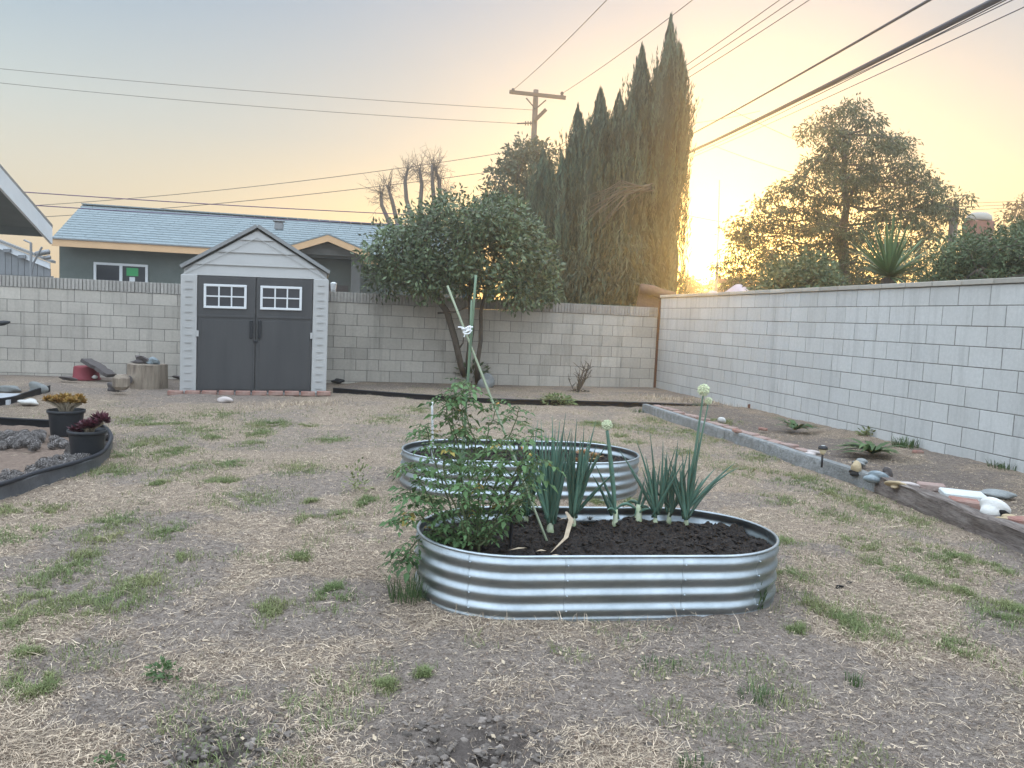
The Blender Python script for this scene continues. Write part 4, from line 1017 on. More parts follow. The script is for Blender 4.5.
# pink tarp mound behind the right wall
m_ = MB(); us = np.linspace(0, 1, 40); vs_ = np.linspace(-1, 1, 16); vv = []
A_, B_ = P(684, 294, 18.5), P(764, 292, 16.2)
for u in us:
    for v in vs_:
        c_ = A_*(1-u)+B_*u; hgt_ = (.10+.30*math.exp(-((u-.70)/.16)**2)+.17*math.exp(-((u-.38)/.12)**2))*(1-v*v)**.5
        vv.append([c_[0]+v*.25, c_[1]+v*1.0, 1.80+hgt_*1.05+.05*float(fbm(u*14, v*4, 77))])
nv = len(vs_); m_.add(vv, [(i*nv+j, (i+1)*nv+j, (i+1)*nv+j+1, i*nv+j+1) for i in range(len(us)-1) for j in range(nv-1)])
root = thing('tarp_pile', (*((A_+B_)/2)[:2], 0), 'pale pink crumpled tarp mounded just above the right wall below the sun', 'tarp'); m_.build('tarp', M['pink_tarp'], root, True)
st = MB(); ct = (A_+B_)/2; st.box((ct[0], ct[1], .92), (1.6, 1.2, 1.82), (unit((B_-A_)*[1, 1, 0]), np.cross(UZ, unit((B_-A_)*[1, 1, 0])), UZ)); st.build('stack', M['dark_wood'], root)
# thin antenna mast
root = thing('antenna_mast', (*P(717, 290, 40)[:2], 0), 'thin antenna mast in the sun glow left of the lacy tree', 'mast')
m_ = MB(); b0 = np.array([*P(717, 290, 40)[:2], 0]); m_.tube([b0, P(717.5, 262, 40)], .07, 6); m_.tube([P(717.5, 262, 40), P(719.5, 180, 40)], .022, 5); m_.build('pole', M['grey_metal'], root)
m_ = MB(); m_.box(P(730, 281.5, 42), (1.1, .5, .25)); q1 = P(730, 283, 42); m_.box((q1[0], q1[1], q1[2]/2-.1), (.9, .4, q1[2]-.2)); o = m_.build('far_chimney', M['tile_red']); tag(o, 'low far chimney block at the foot of the antenna mast', 'chimney')
# chimney and post at right
root = thing('chimney', (*P(977, 240, 24)[:2], 0), 'red brown chimney with rounded cap above the bushes at right', 'chimney')
m_ = MB(); c_ = P(977, 240, 24); m_.box((c_[0], c_[1], (c_[2]+.55)/2), (.62, .62, c_[2]+.55), None, .5, .03); m_.build('stack', M['tile_red'], root)
m_ = MB(); m_.lathe([(.0, .0), (.34, .0), (.36, .05), (.33, .16), (.22, .25), (0, .28)], (c_[0], c_[1], c_[2]+.55), 18); m_.build('cap', M['cap_pale'], root, True)
m_ = MB(); c_ = P(952, 240, 23); m_.tube([(c_[0], c_[1], 0), (c_[0], c_[1], P(952, 208, 23)[2])], .12, 8); o = m_.build('wood_post', M['pole_wood'], None, True); tag(o, 'short brown post left of the red brown chimney', 'post')

# ------------------------------------------------------------------ utility pole and cables
PDp = 33.0
top = P(536, 90, PDp); foot = P(529, 300, PDp); foot[2] = 0; foot[0] = top[0]; foot[1] = top[1]
root = thing('utility_pole', foot, 'wooden utility pole with one crossarm beyond the cypress row', 'utility pole')
m_ = MB(); m_.tube([foot, top], [.16, .105], 12); m_.build('pole', M['pole_wood'], root, True)
ca, cb = P(512, 93.5, PDp), P(563, 99, PDp-.2); d_ = unit(cb-ca)
m_ = MB(); m_.box((ca+cb)/2-[0, .2, 0], (np.linalg.norm(cb-ca)+.2, .12, .13), (d_, np.cross(UZ, d_), np.cross(d_, np.cross(UZ, d_)))); arm = m_.build('crossarm', M['pole_wood'], root)
for px, py in ((526, 99), (546, 101)):
    m_ = MB(); m_.tube([P(px, py-1, PDp-.25), P(535.5, 109, PDp-.18)], .028, 5); m_.build('brace', M['pole_wood'], root)
m_ = MB(); m_.box(P(540.5, 115, PDp-.2), (.62, .12, .13), (unit(P(546, 109, PDp)-P(535, 120, PDp)), np.array([0, 1., 0]), np.cross(unit(P(546, 109, PDp)-P(535, 120, PDp)), [0, 1, 0]))); m_.build('side_arm', M['pole_wood'], root)
INS = [(513, 91.5), (562, 95)]
for px, py in INS:
    m_ = MB(); c_ = P(px, py, PDp-.2); m_.lathe([(0, -.1), (.06, -.1), (.075, -.02), (.05, .03), (.075, .06), (.05, .12), (0, .14)], c_, 10); m_.build('insulator', M['wire'], arm, True)
m_ = MB(); a = P(517, 123.5, PDp); m_.tube([a, P(534, 123, PDp)], .03, 6)
for k in range(3): m_.tube([P(525+k*2.6, 123.3, PDp), P(526+k*2.6, 123.3, PDp)], .09, 8)
m_.build('insulator_string', M['wire'], root)
def wire(a, b, sag, rr_, label, mat='wire', n=22, name='overhead_cable', group=None):
    pts = [a*(1-u)+b*u-UZ*sag*4*u*(1-u) for u in np.linspace(0, 1, n)]
    m_ = MB(); m_.tube(pts, rr_, 5); o = m_.build(name, M[mat], None, True); return tag(o, label, 'cable', group)
def ext(a, b, k): return a+(b-a)*k
# left-going
wire(P(534, 110, PDp), P(-300, 36, 30), .25, .010, 'upper of two thin cables from the pole top to the upper left')
wire(P(519, 123.5, PDp), P(-300, 48, 30), .3, .010, 'lower of two thin cables from the pole insulators to the upper left')
wire(P(533, 148, PDp), P(-250, 214, 36), .7, .013, 'thin cable sloping down left from the pole over the house ridge')
wire(P(532, 166, PDp), P(-250, 226, 36), .6, .014, 'thin cable sloping down left, lower and nearly parallel to the one above the ridge')
wire(P(-60, 186, 17), P(620, 222, 22), .10, .011, 'purple tinted cable crossing above the house roof', 'wire_purple')
wire(P(-60, 199, 17), P(620, 230, 23), .12, .011, 'purple tinted cable crossing just below the other, behind the ridge', 'wire_purple')
# over the viewer
wire(P(513, 90, PDp), ext(P(513, 90, PDp), P(597, 0, 20), 1.9), .25, .011, 'thin cable from the left crossarm end up over the yard')
wire(P(562, 93.5, PDp), ext(P(562, 93.5, PDp), P(680, 0, 21), 1.9), .25, .011, 'thin cable from the right crossarm end up over the yard')
for (x0, lb) in ((760, 'leftmost'), (773, 'middle'), (788, 'rightmost')):
    k = (x0-760)/14
    wire(P(536, 158+3*k, PDp-.1), ext(P(536, 158+3*k, PDp-.1), P(x0, 0, 18), 1.5), .35, .010, lb+' of three close parallel cables passing behind the cypress tips')
far_ = lambda px, py: P(px, py, 36)
wire(ext(P(922, 0, 13), far_(686, 136), 1.25), ext(far_(686, 136), P(922, 0, 13), 1.35), .1, .026, 'dark cable left of the thick cable bundle at upper right')
wire(ext(P(987, 0, 12), far_(686, 153), 1.25), ext(far_(686, 153), P(987, 0, 12), 1.35), 0.1, .052, 'thick bundled cable, heaviest one at upper right')
wire(ext(P(990, 0, 12.3), far_(686, 155), 1.25), ext(far_(686, 155), P(990, 0, 12.3), 1.35), .18, .010, 'thin cable hugging the underside of the thick bundle')
wire(ext(P(1004, 0, 12.6), far_(684, 152), 1.2), ext(far_(684, 152), P(1004, 0, 12.6), 1.3), .1, .009, 'thin cable just right of the thick bundle')
wire(ext(P(1024, 3, 12.6), far_(690, 157), 1.2), ext(far_(690, 157), P(1024, 3, 12.6), 1.3), .1, .009, 'lowest of the thin cables slanting across the upper right')
wire(P(686, 124, 34), P(760, 111, 30), .05, .008, 'short faint cable joining the dark cable to the thick bundle')
wire(P(731, 110, 30), P(830, 155, 24), .02, .009, 'service drop from the dark cable into the lacy tree')
wire(P(712, 145, 32), P(790, 172, 26), .03, .008, 'fainter lower service drop into the lacy tree')
wire(P(640, 205, 44), P(745, 226, 40), .05, .010, 'faint cable crossing the bright sky beside the cypress')
for k in range(3): wire(P(935, 204+3.4*k, 40), P(1090, 197+3*k, 40), .05, .013, ('upper', 'middle', 'lower')[k]+' of three short cables at the right edge above the bushes')

# ------------------------------------------------------------------ plants in the raised beds
def bez(a, b, c, n): return [a*(1-t)**2+b*2*t*(1-t)+c*t*t for t in np.linspace(0, 1, n)]
def onion(base_px, tips, label, seed, rb=.0095, stem_h=.085, flowers=(), extra=0, esp=.07, eh=(.2, .34), rl=.0060, lean=0):
    r = np.random.default_rng(seed); b = G(base_px[0], base_px[1], SOILZ); Y = b[1]
    root = thing('onion_plant', b, label, 'onion', 'onion plants in the front raised bed')
    st = MB()
    nk = b+UZ*stem_h
    st.tube([b-UZ*.02, b+UZ*.004, b+UZ*.02, b+UZ*stem_h*.6, nk], [rb*1.2, rb*1.5, rb*1.25, rb, rb*.9], 10); st.build('neck', M['onion_stem'], root, True)
    lf = MB(); ends = [P(x, y, Y+r.uniform(-.07, .07)) for (x, y) in tips]+[P(x+r.normal(0, 9), y+r.uniform(4, 32), Y+r.uniform(-.09, .09)) for (x, y) in tips]
    for k in range(extra):
        an = r.uniform(0, 6.28); ends.append(nk+np.array([math.cos(an)*esp*r.uniform(.3, 1), math.sin(an)*esp*r.uniform(.3, 1), r.uniform(*eh)]))
    for e in ends:
        s0 = b+UZ*stem_h*r.uniform(.35, .9)+np.array([*r.normal(0, .011, 2), 0]); ln = np.linalg.norm(e-s0)
        c = s0+UZ*ln*.5+(e-s0)*[.5, .5, 0]*r.uniform(.7, 1.1)+np.array([*r.normal(0, .010, 2), 0]); n = 12
        pts = bez(s0, c, e, n); rr_ = [rl*r.uniform(.85, 1.15)*(.75+.75*math.sin(math.pi*min(1, t*.9+.12)))*(1-t**2.2)**.8+.0006 for t in np.linspace(0, 1, n)]
        lf.tube(pts, rr_, 7, float(r.uniform(.15, .9)))
    if len(ends): lf.build('leaves', M['onion'], root, True)
    for (hx, hy, br, hr) in flowers:
        h = P(hx, hy, Y+r.uniform(-.02, .02)); sc = MB(); s0 = b+UZ*stem_h*.6; c = (s0+h)/2+np.array([r.normal(0, .01), 0, 0]); n = 14
        sc.tube(bez(s0, c, h-UZ*hr*.7, n), [br*(.8+.6*math.sin(math.pi*t)**1.5*(1-t*.6)) for t in np.linspace(0, 1, n)], 8, .75); sc.build('flower_stalk', M['onion'], root, True)
        fl = MB(); fl.rock(h, (hr*1.3,)*3, 3, .05, 2, .3)
        D = rdirs(170, r)
        for d in D:
            p = h+d*hr*r.uniform(.82, 1.02); s_ = hr*.22
            fl.rock(p, (s_, s_, s_), 1, .0, 1, float(r.uniform(.35, 1)))
        fl.build('flower_head', M['onion_flower'], root)
    return root
onion((686, 525), [(735, 463), (716, 468), (700, 430), (682, 452), (673, 470), (690, 445), (668, 455), (704, 478)], 'tall onion at the right with two white blossom balls on long stalks', 1, flowers=[(703.5, 390, .0062, .032), (708.5, 401, .0048, .020)], extra=5, eh=(.2, .3))
onion((669, 522), [(678, 440), (664, 455), (673, 462), (690, 465), (655, 470)], 'small onion fan squeezed between the twin blossom onion and its left neighbour', 2, extra=4, rl=.0055)
onion((655, 524), [(636, 440), (650, 433), (663, 440), (645, 455), (676, 447), (630, 470)], 'onion fan with bright green neck in the middle right of the bed', 3, extra=5, rl=.0055)
onion((638, 522), [(622, 508), (652, 485), (632, 500), (645, 478)], 'stubby onion with cut pale neck and short leaves', 4, rb=.016, stem_h=.10, rl=.006)
onion((615, 525), [(594, 462), (606, 495)], 'single onion stalk with one white blossom ball at its top', 5, flowers=[(607, 425, .0105, .028)], rb=.012)
onion((573, 526), [(596, 420), (590, 435), (584, 425), (577, 418), (600, 450), (570, 430), (589, 462)], 'onion clump with whitish neck, right half of the tall pair', 6, extra=18, eh=(.28, .43), esp=.11, rb=.012, rl=.0066)
onion((550, 532), [(541, 420), (552, 415), (560, 420), (566, 412), (534, 440), (546, 430), (571, 428), (530, 455)], 'onion clump with thick pale neck, left half of the tall pair', 7, extra=20, eh=(.28, .43), esp=.12, rb=.014, rl=.0066)
onion((526, 521), [(533, 425), (524, 440), (543, 445), (538, 420)], 'onion with twin pale necks next to the tomato plant', 8, extra=4, eh=(.2, .36), rl=.0055, rb=.009)
m_ = MB()
for pts in ([(566, 512), (571, 520), (566, 538), (551, 553)], [(560, 520), (566, 518), (571, 519), (574, 524)]):
    q_ = [G(x, y, SOILZ+.05*(1-i/3)+.02) for i, (x, y) in enumerate(pts)]; prev = None
    for i, p in enumerate(q_):
        w_ = (.006, .013, .011, .003)[i]; e = (p+[w_, 0, .004], p+[-w_, .002, 0])
        if prev is not None: m_.quads([[prev[0], prev[1], e[1], e[0]]], [.7])
        prev = e
m_.v and None
o = m_.build('dried_leaf', M['dry_leaf']); tag(o, 'long dried tan leaf drooping from the pale onion necks onto the soil', 'leaf')
for k, (x, y, ln) in enumerate(((556, 556, .07), (541, 551, .05), (518, 549, .09))):
    m_ = MB(); c_ = G(x, y, SOILZ+.028); d = unit([1, .3*(k-1), .1]); m_.quads([[c_-d*ln/2, c_+np.array([0, .008, .006]), c_+d*ln/2, c_-np.array([0, .008, -.003])]], [.8])
    o = m_.build('leaf_scrap', M['dry_leaf']); tag(o, ('pale dry leaf scrap lying closest to the front rim beside the stake', 'curled dry leaf scrap on the soil left of the slanted stake', 'thin long dry leaf scrap on the soil beside the black stake')[k], 'leaf')
def rosette(name, c, rad_, n, mat, label, cat, seed, up=.5, parent=None, wid=.42):
    r = np.random.default_rng(seed); m_ = MB(); V = []; T_ = []
    for k in range(n):
        az = k*2.39996; f = (k+.5)/n; el = rad(80)*(1-f)**.8+rad(8)*up; ln = rad_*(.35+.65*f)
        d = np.array([math.cos(az)*math.cos(el), math.sin(az)*math.cos(el), math.sin(el)]); s_ = np.array([-math.sin(az), math.cos(az), 0]); n_ = np.cross(d, s_)
        a = c; w_ = ln*wid; mid_ = a+d*ln*.62; tipp = a+d*ln+n_*-.08*ln
        V += [[a-s_*w_*.2, mid_-s_*w_/2-n_*.04*ln, mid_, a], [a, mid_, mid_+s_*w_/2-n_*.04*ln, a+s_*w_*.2], [mid_-s_*w_/2-n_*.04*ln, tipp, mid_, mid_], [mid_, tipp, mid_+s_*w_/2-n_*.04*ln, mid_]]
        T_ += [float(np.clip(r.normal(.5, .2), 0, 1))]*4
    V = [v if not np.allclose(v[2], v[3]) else [v[0], v[1], v[2], (np.array(v[0])+v[2])/2] for v in V]
    m_.quads(V, T_)
    if parent is None:
        o = m_.build(name, mat); tag(o, label, cat); return o
    return m_
rosette('succulent', G(590, 520, SOILZ+.01), .045, 22, M['stone_grey'], 'tiny grey rosette succulent between the onions at the back rim', 'succulent', 3)
root = thing('succulent', G(586, 462, .22), 'red and green fleshy succulent growing in the rear raised bed', 'succulent')
for k, (x, y, s_) in enumerate(((583, 452, .10), (594, 455, .09), (577, 460, .09), (588, 461, .10), (597, 463, .07))):
    rosette('rosette', P(x, y+3, 6.05), s_, 16, None, None, None, k, parent=root, wid=.6).build('rosette', M['succ_red'], root)
m_ = MB(); g0 = G(586, 466, .19)
for k, (x, y) in enumerate(((583, 452), (594, 455), (577, 460), (588, 461), (597, 463))): m_.tube([g0, P(x, y+3, 6.05)], .010, 5)
m_.build('stem', M['succ_stem'], root)

# tomato plant: stems with compound leaves
def leaflet(V, T_, a, d, up, ln, wd, tn):
    d = unit(d); s_ = unit(np.cross(d, up)); n_ = np.cross(s_, d); droop = -n_*0
    m1 = a+d*ln*.38; tip = a+d*ln-UZ*ln*.16; f = n_*wd*.16
    V += [[a, m1-s_*wd*.5+f, tip*.35+m1*.65-UZ*ln*.01, m1], [a, m1, tip*.35+m1*.65-UZ*ln*.01, m1+s_*wd*.5+f], [m1-s_*wd*.5+f, tip*.55+m1*.45-s_*wd*.28+f*.4, tip, tip*.35+m1*.65], [tip*.35+m1*.65, tip, tip*.55+m1*.45+s_*wd*.28+f*.4, m1+s_*wd*.5+f]]
    T_ += [tn]*4
def tomato():
    r = np.random.default_rng(77); b0 = G(468, 548, SOILZ)
    root = thing('tomato_plant', b0, 'bushy tomato plant spilling over the left end of the front raised bed', 'tomato plant')
    stems = []
    def S(base, mids, Yo): 
        b = G(base[0], base[1], SOILZ-.01); Ys = np.linspace(b[1], b[1]+Yo, len(mids)+1)[1:]
        return [b]+[P(x, y, Yy) for (x, y), Yy in zip(mids, Ys)]
    spec = [((470, 545), [(466, 500), (458, 450), (452, 410), (455, 384)], .1), ((468, 548), [(470, 500), (468, 450), (462, 415), (470, 392)], .15),
            ((474, 550), [(478, 505), (482, 460), (490, 425), (500, 402)], .1), ((480, 548), [(490, 505), (500, 465), (512, 430), (520, 408)], .05),
            ((482, 552), [(498, 515), (512, 480), (526, 455), (533, 432)], -.05), ((462, 546), [(450, 505), (436, 465), (430, 440), (425, 425)], .1),
            ((460, 548), [(440, 515), (424, 488), (414, 470), (410, 465)], 0), ((458, 552), [(435, 528), (420, 515), (406, 515), (398, 525)], -.1),
            
            ((476, 556), [(490, 530), (508, 510), (520, 500), (528, 486)], -.1), ((472, 554), [(460, 520), (445, 480), (442, 455), (436, 445)], -.12),
            ((478, 554), [(480, 515), (486, 480), (496, 455), (505, 440)], -.12), ((456, 548), [(434, 530), (416, 540), (402, 560), (394, 566)], -.1), ((466, 546), [(462, 495), (455, 445), (446, 410), (446, 392)], .12), ((474, 546), [(480, 490), (474, 440), (464, 408), (462, 380)], .12),
            ((470, 556), [(468, 530), (462, 505), (470, 480), (476, 465)], -.15), ((466, 552), [(452, 530), (430, 505), (415, 495), (405, 498)], .05),
            ((480, 552), [(500, 525), (516, 495), (530, 470), (541, 462)], .0)]
    sm = MB(); V = []; T_ = []; YV = []; YT = []
    for (bp, mids, Yo) in spec:
        pts = S(bp, mids, Yo); dense = []
        for i in range(len(pts)-1):
            for j in range(5): dense.append(pts[i]+(pts[i+1]-pts[i])*j/5+r.normal(0, .004, 3))
        dense.append(pts[-1]); n = len(dense); sm.tube(dense, [.0055-.0035*i/n for i in range(n)], 6, float(r.uniform(.2, .8)))
        for i in range(2, n):
            for rep in range(3 if i > 6 else 2):
                if r.uniform() < .22: continue
                p = dense[i]; an = r.uniform(0, 6.28); d = unit(np.array([math.cos(an), math.sin(an), r.uniform(-.1, .55)])); ln = r.uniform(.046, .102)*(1.1 if i > n*.4 else .9)*(.75 if i > n-3 else 1)
                pet = [p, p+d*ln*.5+UZ*ln*.06, p+d*ln-UZ*ln*r.uniform(.12, .4)]; sm.tube(pet, [.0018, .0014, .0009], 4, .6)
                yel = r.uniform() < .02; tn = float(np.clip(r.normal(.5, .2), 0, 1)); sx = unit(np.cross(d, UZ)); q = ln*r.uniform(.42, .6)
                VV, TT = (YV, YT) if yel else (V, T_)
                end = pet[-1]; ed = unit(pet[2]-pet[1])
                leaflet(VV, TT, end, ed+r.normal(0, .15, 3), UZ+r.normal(0, .3, 3), q*.9, q*.50, tn)
                for f_ in (.45, .78):
                    a = p+(pet[1]-p)*2*f_ if f_ < .5 else pet[1]+(end-pet[1])*(f_-.5)*2
                    for sg in (-1, 1): leaflet(VV, TT, a, sx*sg+ed*.45-UZ*.18+r.normal(0, .18, 3), UZ+r.normal(0, .35, 3), q*r.uniform(.6, .85), q*.38, float(np.clip(tn+r.normal(0, .1), 0, 1)))
    sm.build('stem', M['tomato_stem'], root, True)
    lf = MB(); lf.quads(V, T_); lf.build('leaves', M['tomato'], root)
    yl = MB(); yl.quads(YV, YT); yl.build('yellow_leaves', M['yellow_leaf'], root)
    for (x, y, Y, s_) in ((410, 467, 3.85, .013), (521, 448, 3.9, .010), (498, 404, 4.0, .009), (530, 455, 3.9, .009)):
        f = MB(); f.rock(P(x, y, Y), (s_*2, s_*2, s_*1.9), 1, .05, 2, float(r.uniform(.2, .9))); f.build('fruit', M['fruit'], root, True)
tomato()

# stakes
def stake(name, pts, rr_, mat, label):
    m_ = MB(); d = []
    for i in range(len(pts)-1):
        for j in range(8): d.append(pts[i]+(pts[i+1]-pts[i])*j/8)
    d.append(pts[-1]); m_.tube(d, [rr_*(1.12 if k % 5 == 0 else 1) for k in range(len(d))], 8); o = m_.build(name, mat, None, True); tag(o, label, 'stake'); return o
sa0 = G(457, 522, .16); sa1 = P(476, 275, 4.15)
stake('garden_stake', [sa0, sa1], .0068, M['bamboo'], 'upright green garden stake rising highest from the tomato plant')
sb0 = G(553, 557, .15); sb1 = P(447.5, 286, 4.35)
stake('garden_stake', [sb0, sb1], .0062, M['bamboo_pale'], 'slanting pale green stake leaning left across the upright one')
stake('garden_stake', [G(461, 520, .16), P(471.5, 300, 4.22)], .0045, M['bamboo'], 'thinner green stake directly behind the upright one')
m_ = MB(); kx = P(467, 330, 4.14)
r = np.random.default_rng(12)
for k in range(3): 
    a = np.linspace(0, 2*math.pi, 14); m_.tube([kx+np.array([math.cos(t_)*.018, math.sin(t_)*.03, (k-1)*.008+.012*math.sin(t_+k)]) for t_ in a], .0045, 5)
for (x, y) in ((458, 327), (461.5, 329), (464, 337), (473, 327), (472, 331)): m_.tube([kx, (kx+P(x, y, 4.12))/2+[0, -.01, .006], P(x, y, 4.12)], .0042, 5)
o = m_.build('tie_tape', M['tape']); tag(o, 'knotted white tape tying the crossed stakes together', 'tape')
stake('garden_stake', [G(509, 558, .17), P(512, 518, 3.60), P(507, 495, 3.68), P(521, 470, 3.75), P(519, 440, 3.82)], .0075, M['black_plastic'], 'crooked black stake at the front of the tomato plant')
stake('garden_stake', [G(433, 470, .14), P(432, 402, 5.75)], .008, M['white'], 'short white plastic stick at the left end of the rear bed')

# ------------------------------------------------------------------ right bed: kerb, timber, bricks, stones
def profile_bar(pts, w_, h_, mat, name, label, seed, amp, zb=-.03, cat='kerb', nseg=40, groove=0):
    r = np.random.default_rng(seed); pts = [np.asarray(p, float) for p in pts]; m_ = MB(); vs = []
    prof = [(-.5, 0), (-.5, .45), (-.5, .86), (-.44, .97), (-.2, 1.0), (.2, 1.0), (.44, .97), (.5, .86), (.5, .4), (.5, 0)]
    tot = np.linalg.norm(pts[1]-pts[0]); d = unit(np.array([*(pts[1]-pts[0]), 0])); s_ = np.array([d[1], -d[0], 0])
    for i in range(nseg+1):
        u = i/nseg; c = pts[0]*(1-u)+pts[1]*u
        for j, (a, b) in enumerate(prof):
            ja = amp*(fbm(u*tot*3, j*3.1, seed)-.5)*2+(groove*(fbm(u*tot*1.2, j*9.1, seed+4)-.5) if groove else 0)
            jb = amp*(fbm(u*tot*3+40, j*2.3, seed+1)-.5)*2
            vs.append(np.array([c[0], c[1], zb])+s_*(a*w_+ja)+UZ*(b*(h_-zb)+jb*(b > .1)))
    k = len(prof); fs = [(i*k+j, i*k+j+1, (i+1)*k+j+1, (i+1)*k+j) for i in range(nseg) for j in range(k-1)]+[tuple(range(k)), tuple(range(nseg*k, nseg*k+k))[::-1]]
    m_.add(vs, fs, list(np.random.default_rng(seed).uniform(.35, .65, len(fs)))); o = m_.build(name, mat); tag(o, label, cat); return o
kd = unit(K1-K0)
profile_bar([K0-kd*.0, K0+kd*2.66], .10, .125, M['kerb'], 'concrete_kerb', 'far length of grey concrete kerb edging the planting bed, starting at the black edging', 4, .006)
profile_bar([K0+kd*2.675, K1-kd*.0], .10, .13, M['kerb'], 'concrete_kerb', 'near length of grey concrete kerb edging the planting bed, ending at the timber', 5, .007)
profile_bar([K1+kd*.02, K2], .125, .145, M['timber'], 'timber_sleeper', 'split weathered timber sleeper continuing the kerb at the right edge', 6, .022, groove=.06, cat='timber', nseg=70)
sn = np.array([-kd[1], kd[0]])*-1; sn = sn if sn[0] > 0 else -sn
def ang(): return math.atan2(kd[1], kd[0])
r = random.Random(9); proto = None
mb0 = MB(); mb0.box((0, 0, 0), (.20, .098, .062), None, .5, .009); bme = mb0.build('brick', M['brick_pale'])
pos = []; t_ = .22
while t_ < 4.2: pos.append(t_); t_ += r.uniform(.225, .29)
first = True
for t_ in pos:
    if 1.75 < t_ < 2.0: continue
    ob = bme if first else copy_tree(bme); first = False
    p = K0+kd*t_+sn*(.125+r.uniform(-.01, .03)); ob.location = (p[0], p[1], .100+r.uniform(-.008, .010)); ob.rotation_euler = (r.uniform(-.05, .05), r.uniform(-.05, .05), ang()+r.uniform(-.12, .12))
    tag(ob, 'dusty red brick lying flat in the row just inside the grey kerb', 'brick', 'bricks laid inside the grey kerb')
for (x, y, zz, rz, tl, lb, mt) in ((737, 431, .15, .5, .3, 'bright red brick fragment tilted behind the kerb brick row', 'brick'), (763, 429, .13, 1.9, .1, 'small red brick fragment lying alone in the middle of the planting bed', 'brick'),
                                (931, 487, .125, -.35, 0, 'red brick beside the timber, left of the pale paver', 'brick_pale'), (964, 503, .12, -.3, .1, 'red brick wedged between the pale paver and the white rock', 'brick'),
                                (1024, 522, .125, .2, .0, 'red brick cut by the right edge of the photo', 'brick'), (918, 452, .13, .4, .1, 'small dull red brick fragment near the weeds by the right wall', 'brick')):
    m_ = MB(); s_ = .6 if 'fragment' in lb else 1; m_.box((0, 0, 0), (.20*s_, .10*s_, .06*s_), None, .5, .010); ob = m_.build('brick', M[mt]); ob.location = tuple(G(x, y, zz)); ob.rotation_euler = (tl, tl*.5, rz); tag(ob, lb, 'brick')
def stone(x, y, zz, size, seed, mat, label, lump=.25, rz=0.0, name='stone'):
    c = G(x, y, zz); ax = np.array([[math.cos(rz), math.sin(rz), 0], [-math.sin(rz), math.cos(rz), 0], [0, 0, 1]])
    m_ = MB(); m_.rock(c, size, seed, lump, 3, .5, ax); o = m_.build(name, M[mat], None, True); tag(o, label, 'stone'); return o
root = thing('stone', G(854, 470, .12), 'tan cone shaped stone with dark foot on the kerb side of the bed', 'stone')
tc_ = G(856, 471, .125)
m_ = MB(); m_.rock(tc_+[0, 0, .03], (.085, .08, .11), 21, .25, 3); m_.build('body', M['stone_tan'], root, True)
m_ = MB(); m_.rock(tc_+[0, 0, -.015], (.115, .09, .05), 22, .3, 3); m_.build('foot', M['matte_black'], root, True)
stone(876, 477, .13, (.17, .12, .09), 5, 'stone_blue', 'jagged blue grey slate chunk between the tan stone and the quartz', .6)
stone(887, 474, .125, (.09, .05, .09), 6, 'dark_wood', 'small dark shard leaning behind the slate chunk', .4)
stone(896, 485, .125, (.14, .12, .06), 7, 'stone_tan', 'yellowish rough stone at the joint of kerb and timber', .45)
stone(908, 486, .125, (.15, .12, .06), 8, 'stone_pink', 'pale pinkish quartz piece next to the yellowish stone', .3)
m_ = MB(); m_.box((0, 0, 0), (.30, .20, .045), None, .5, .008); ob = m_.build('paver', M['marble']); ob.location = tuple(G(963, 495, .115)); ob.rotation_euler = (.03, .02, -.28); tag(ob, 'flat pale paver slab lying in the planting bed', 'paver')
stone(997, 494, .12, (.26, .17, .07), 9, 'stone_grey', 'flat grey oval stone behind the white rock', .08, -.2)
root = thing('stone', G(994, 515, .13), 'rounded white rock with a black mark at the timber', 'stone')
m_ = MB(); m_.rock(G(994, 509, .165), (.19, .15, .15), 10, .12, 3); m_.build('body', M['stone_white'], root, True)
m_ = MB(); c_ = G(994, 509, .165); m_.rock(c_+np.array([.025, -.070, -.022]), (.055, .022, .05), 11, .6, 2); m_.build('black_mark', M['matte_black'], root, True)
stone(1008, 519, .13, (.14, .08, .05), 12, 'stone_tan', 'small cream stone between the white rock and the last brick', .3)
stone(722, 420, .13, (.10, .09, .08), 13, 'stone_white', 'small glassy pale lump inside the bed behind the brick row', .2)
stone(813, 453, .125, (.15, .10, .05), 14, 'stone_pink', 'pale flat stone under the small garden light', .3)
stone(860, 463, .13, (.11, .10, .06), 15, 'stone_grey', 'dull round stone below the leafy weed', .3)
# small garden light
c_ = G(822, 462, .125); root = thing('garden_light', c_, 'small solar garden light with cream lens and black cap', 'light')
m_ = MB(); m_.tube([c_-UZ*.05, c_+UZ*.075], .0095, 10); m_.build('spike', M['black_plastic'], root, True)
m_ = MB(); m_.lathe([(.010, .070), (.022, .078), (.030, .098), (.033, .118), (0, .118)], c_, 20); m_.build('lens', M['lamp_cream'], root, True)
m_ = MB(); m_.lathe([(0, .117), (.043, .118), (.045, .128), (.036, .146), (.020, .150), (0, .151)], c_, 20); m_.build('cap', M['black_plastic'], root, True)
m_ = MB(); m_.box(c_+UZ*.1525, (.026, .026, .003)); m_.build('solar_panel', M['white'], root)
# rusty metal offcut at the wall
m_ = MB(); a = G(748, 411, .06); b_ = G(776, 413, .08); m_.prism([a, b_, b_+UZ*.05, a*.7+b_*.3+UZ*.13, a+UZ*.10], UN*0, UN*.02); o = m_.build('metal_offcut', M['rust']); tag(o, 'rusty brown metal offcut standing where the black edging meets the right wall', 'metal scrap')

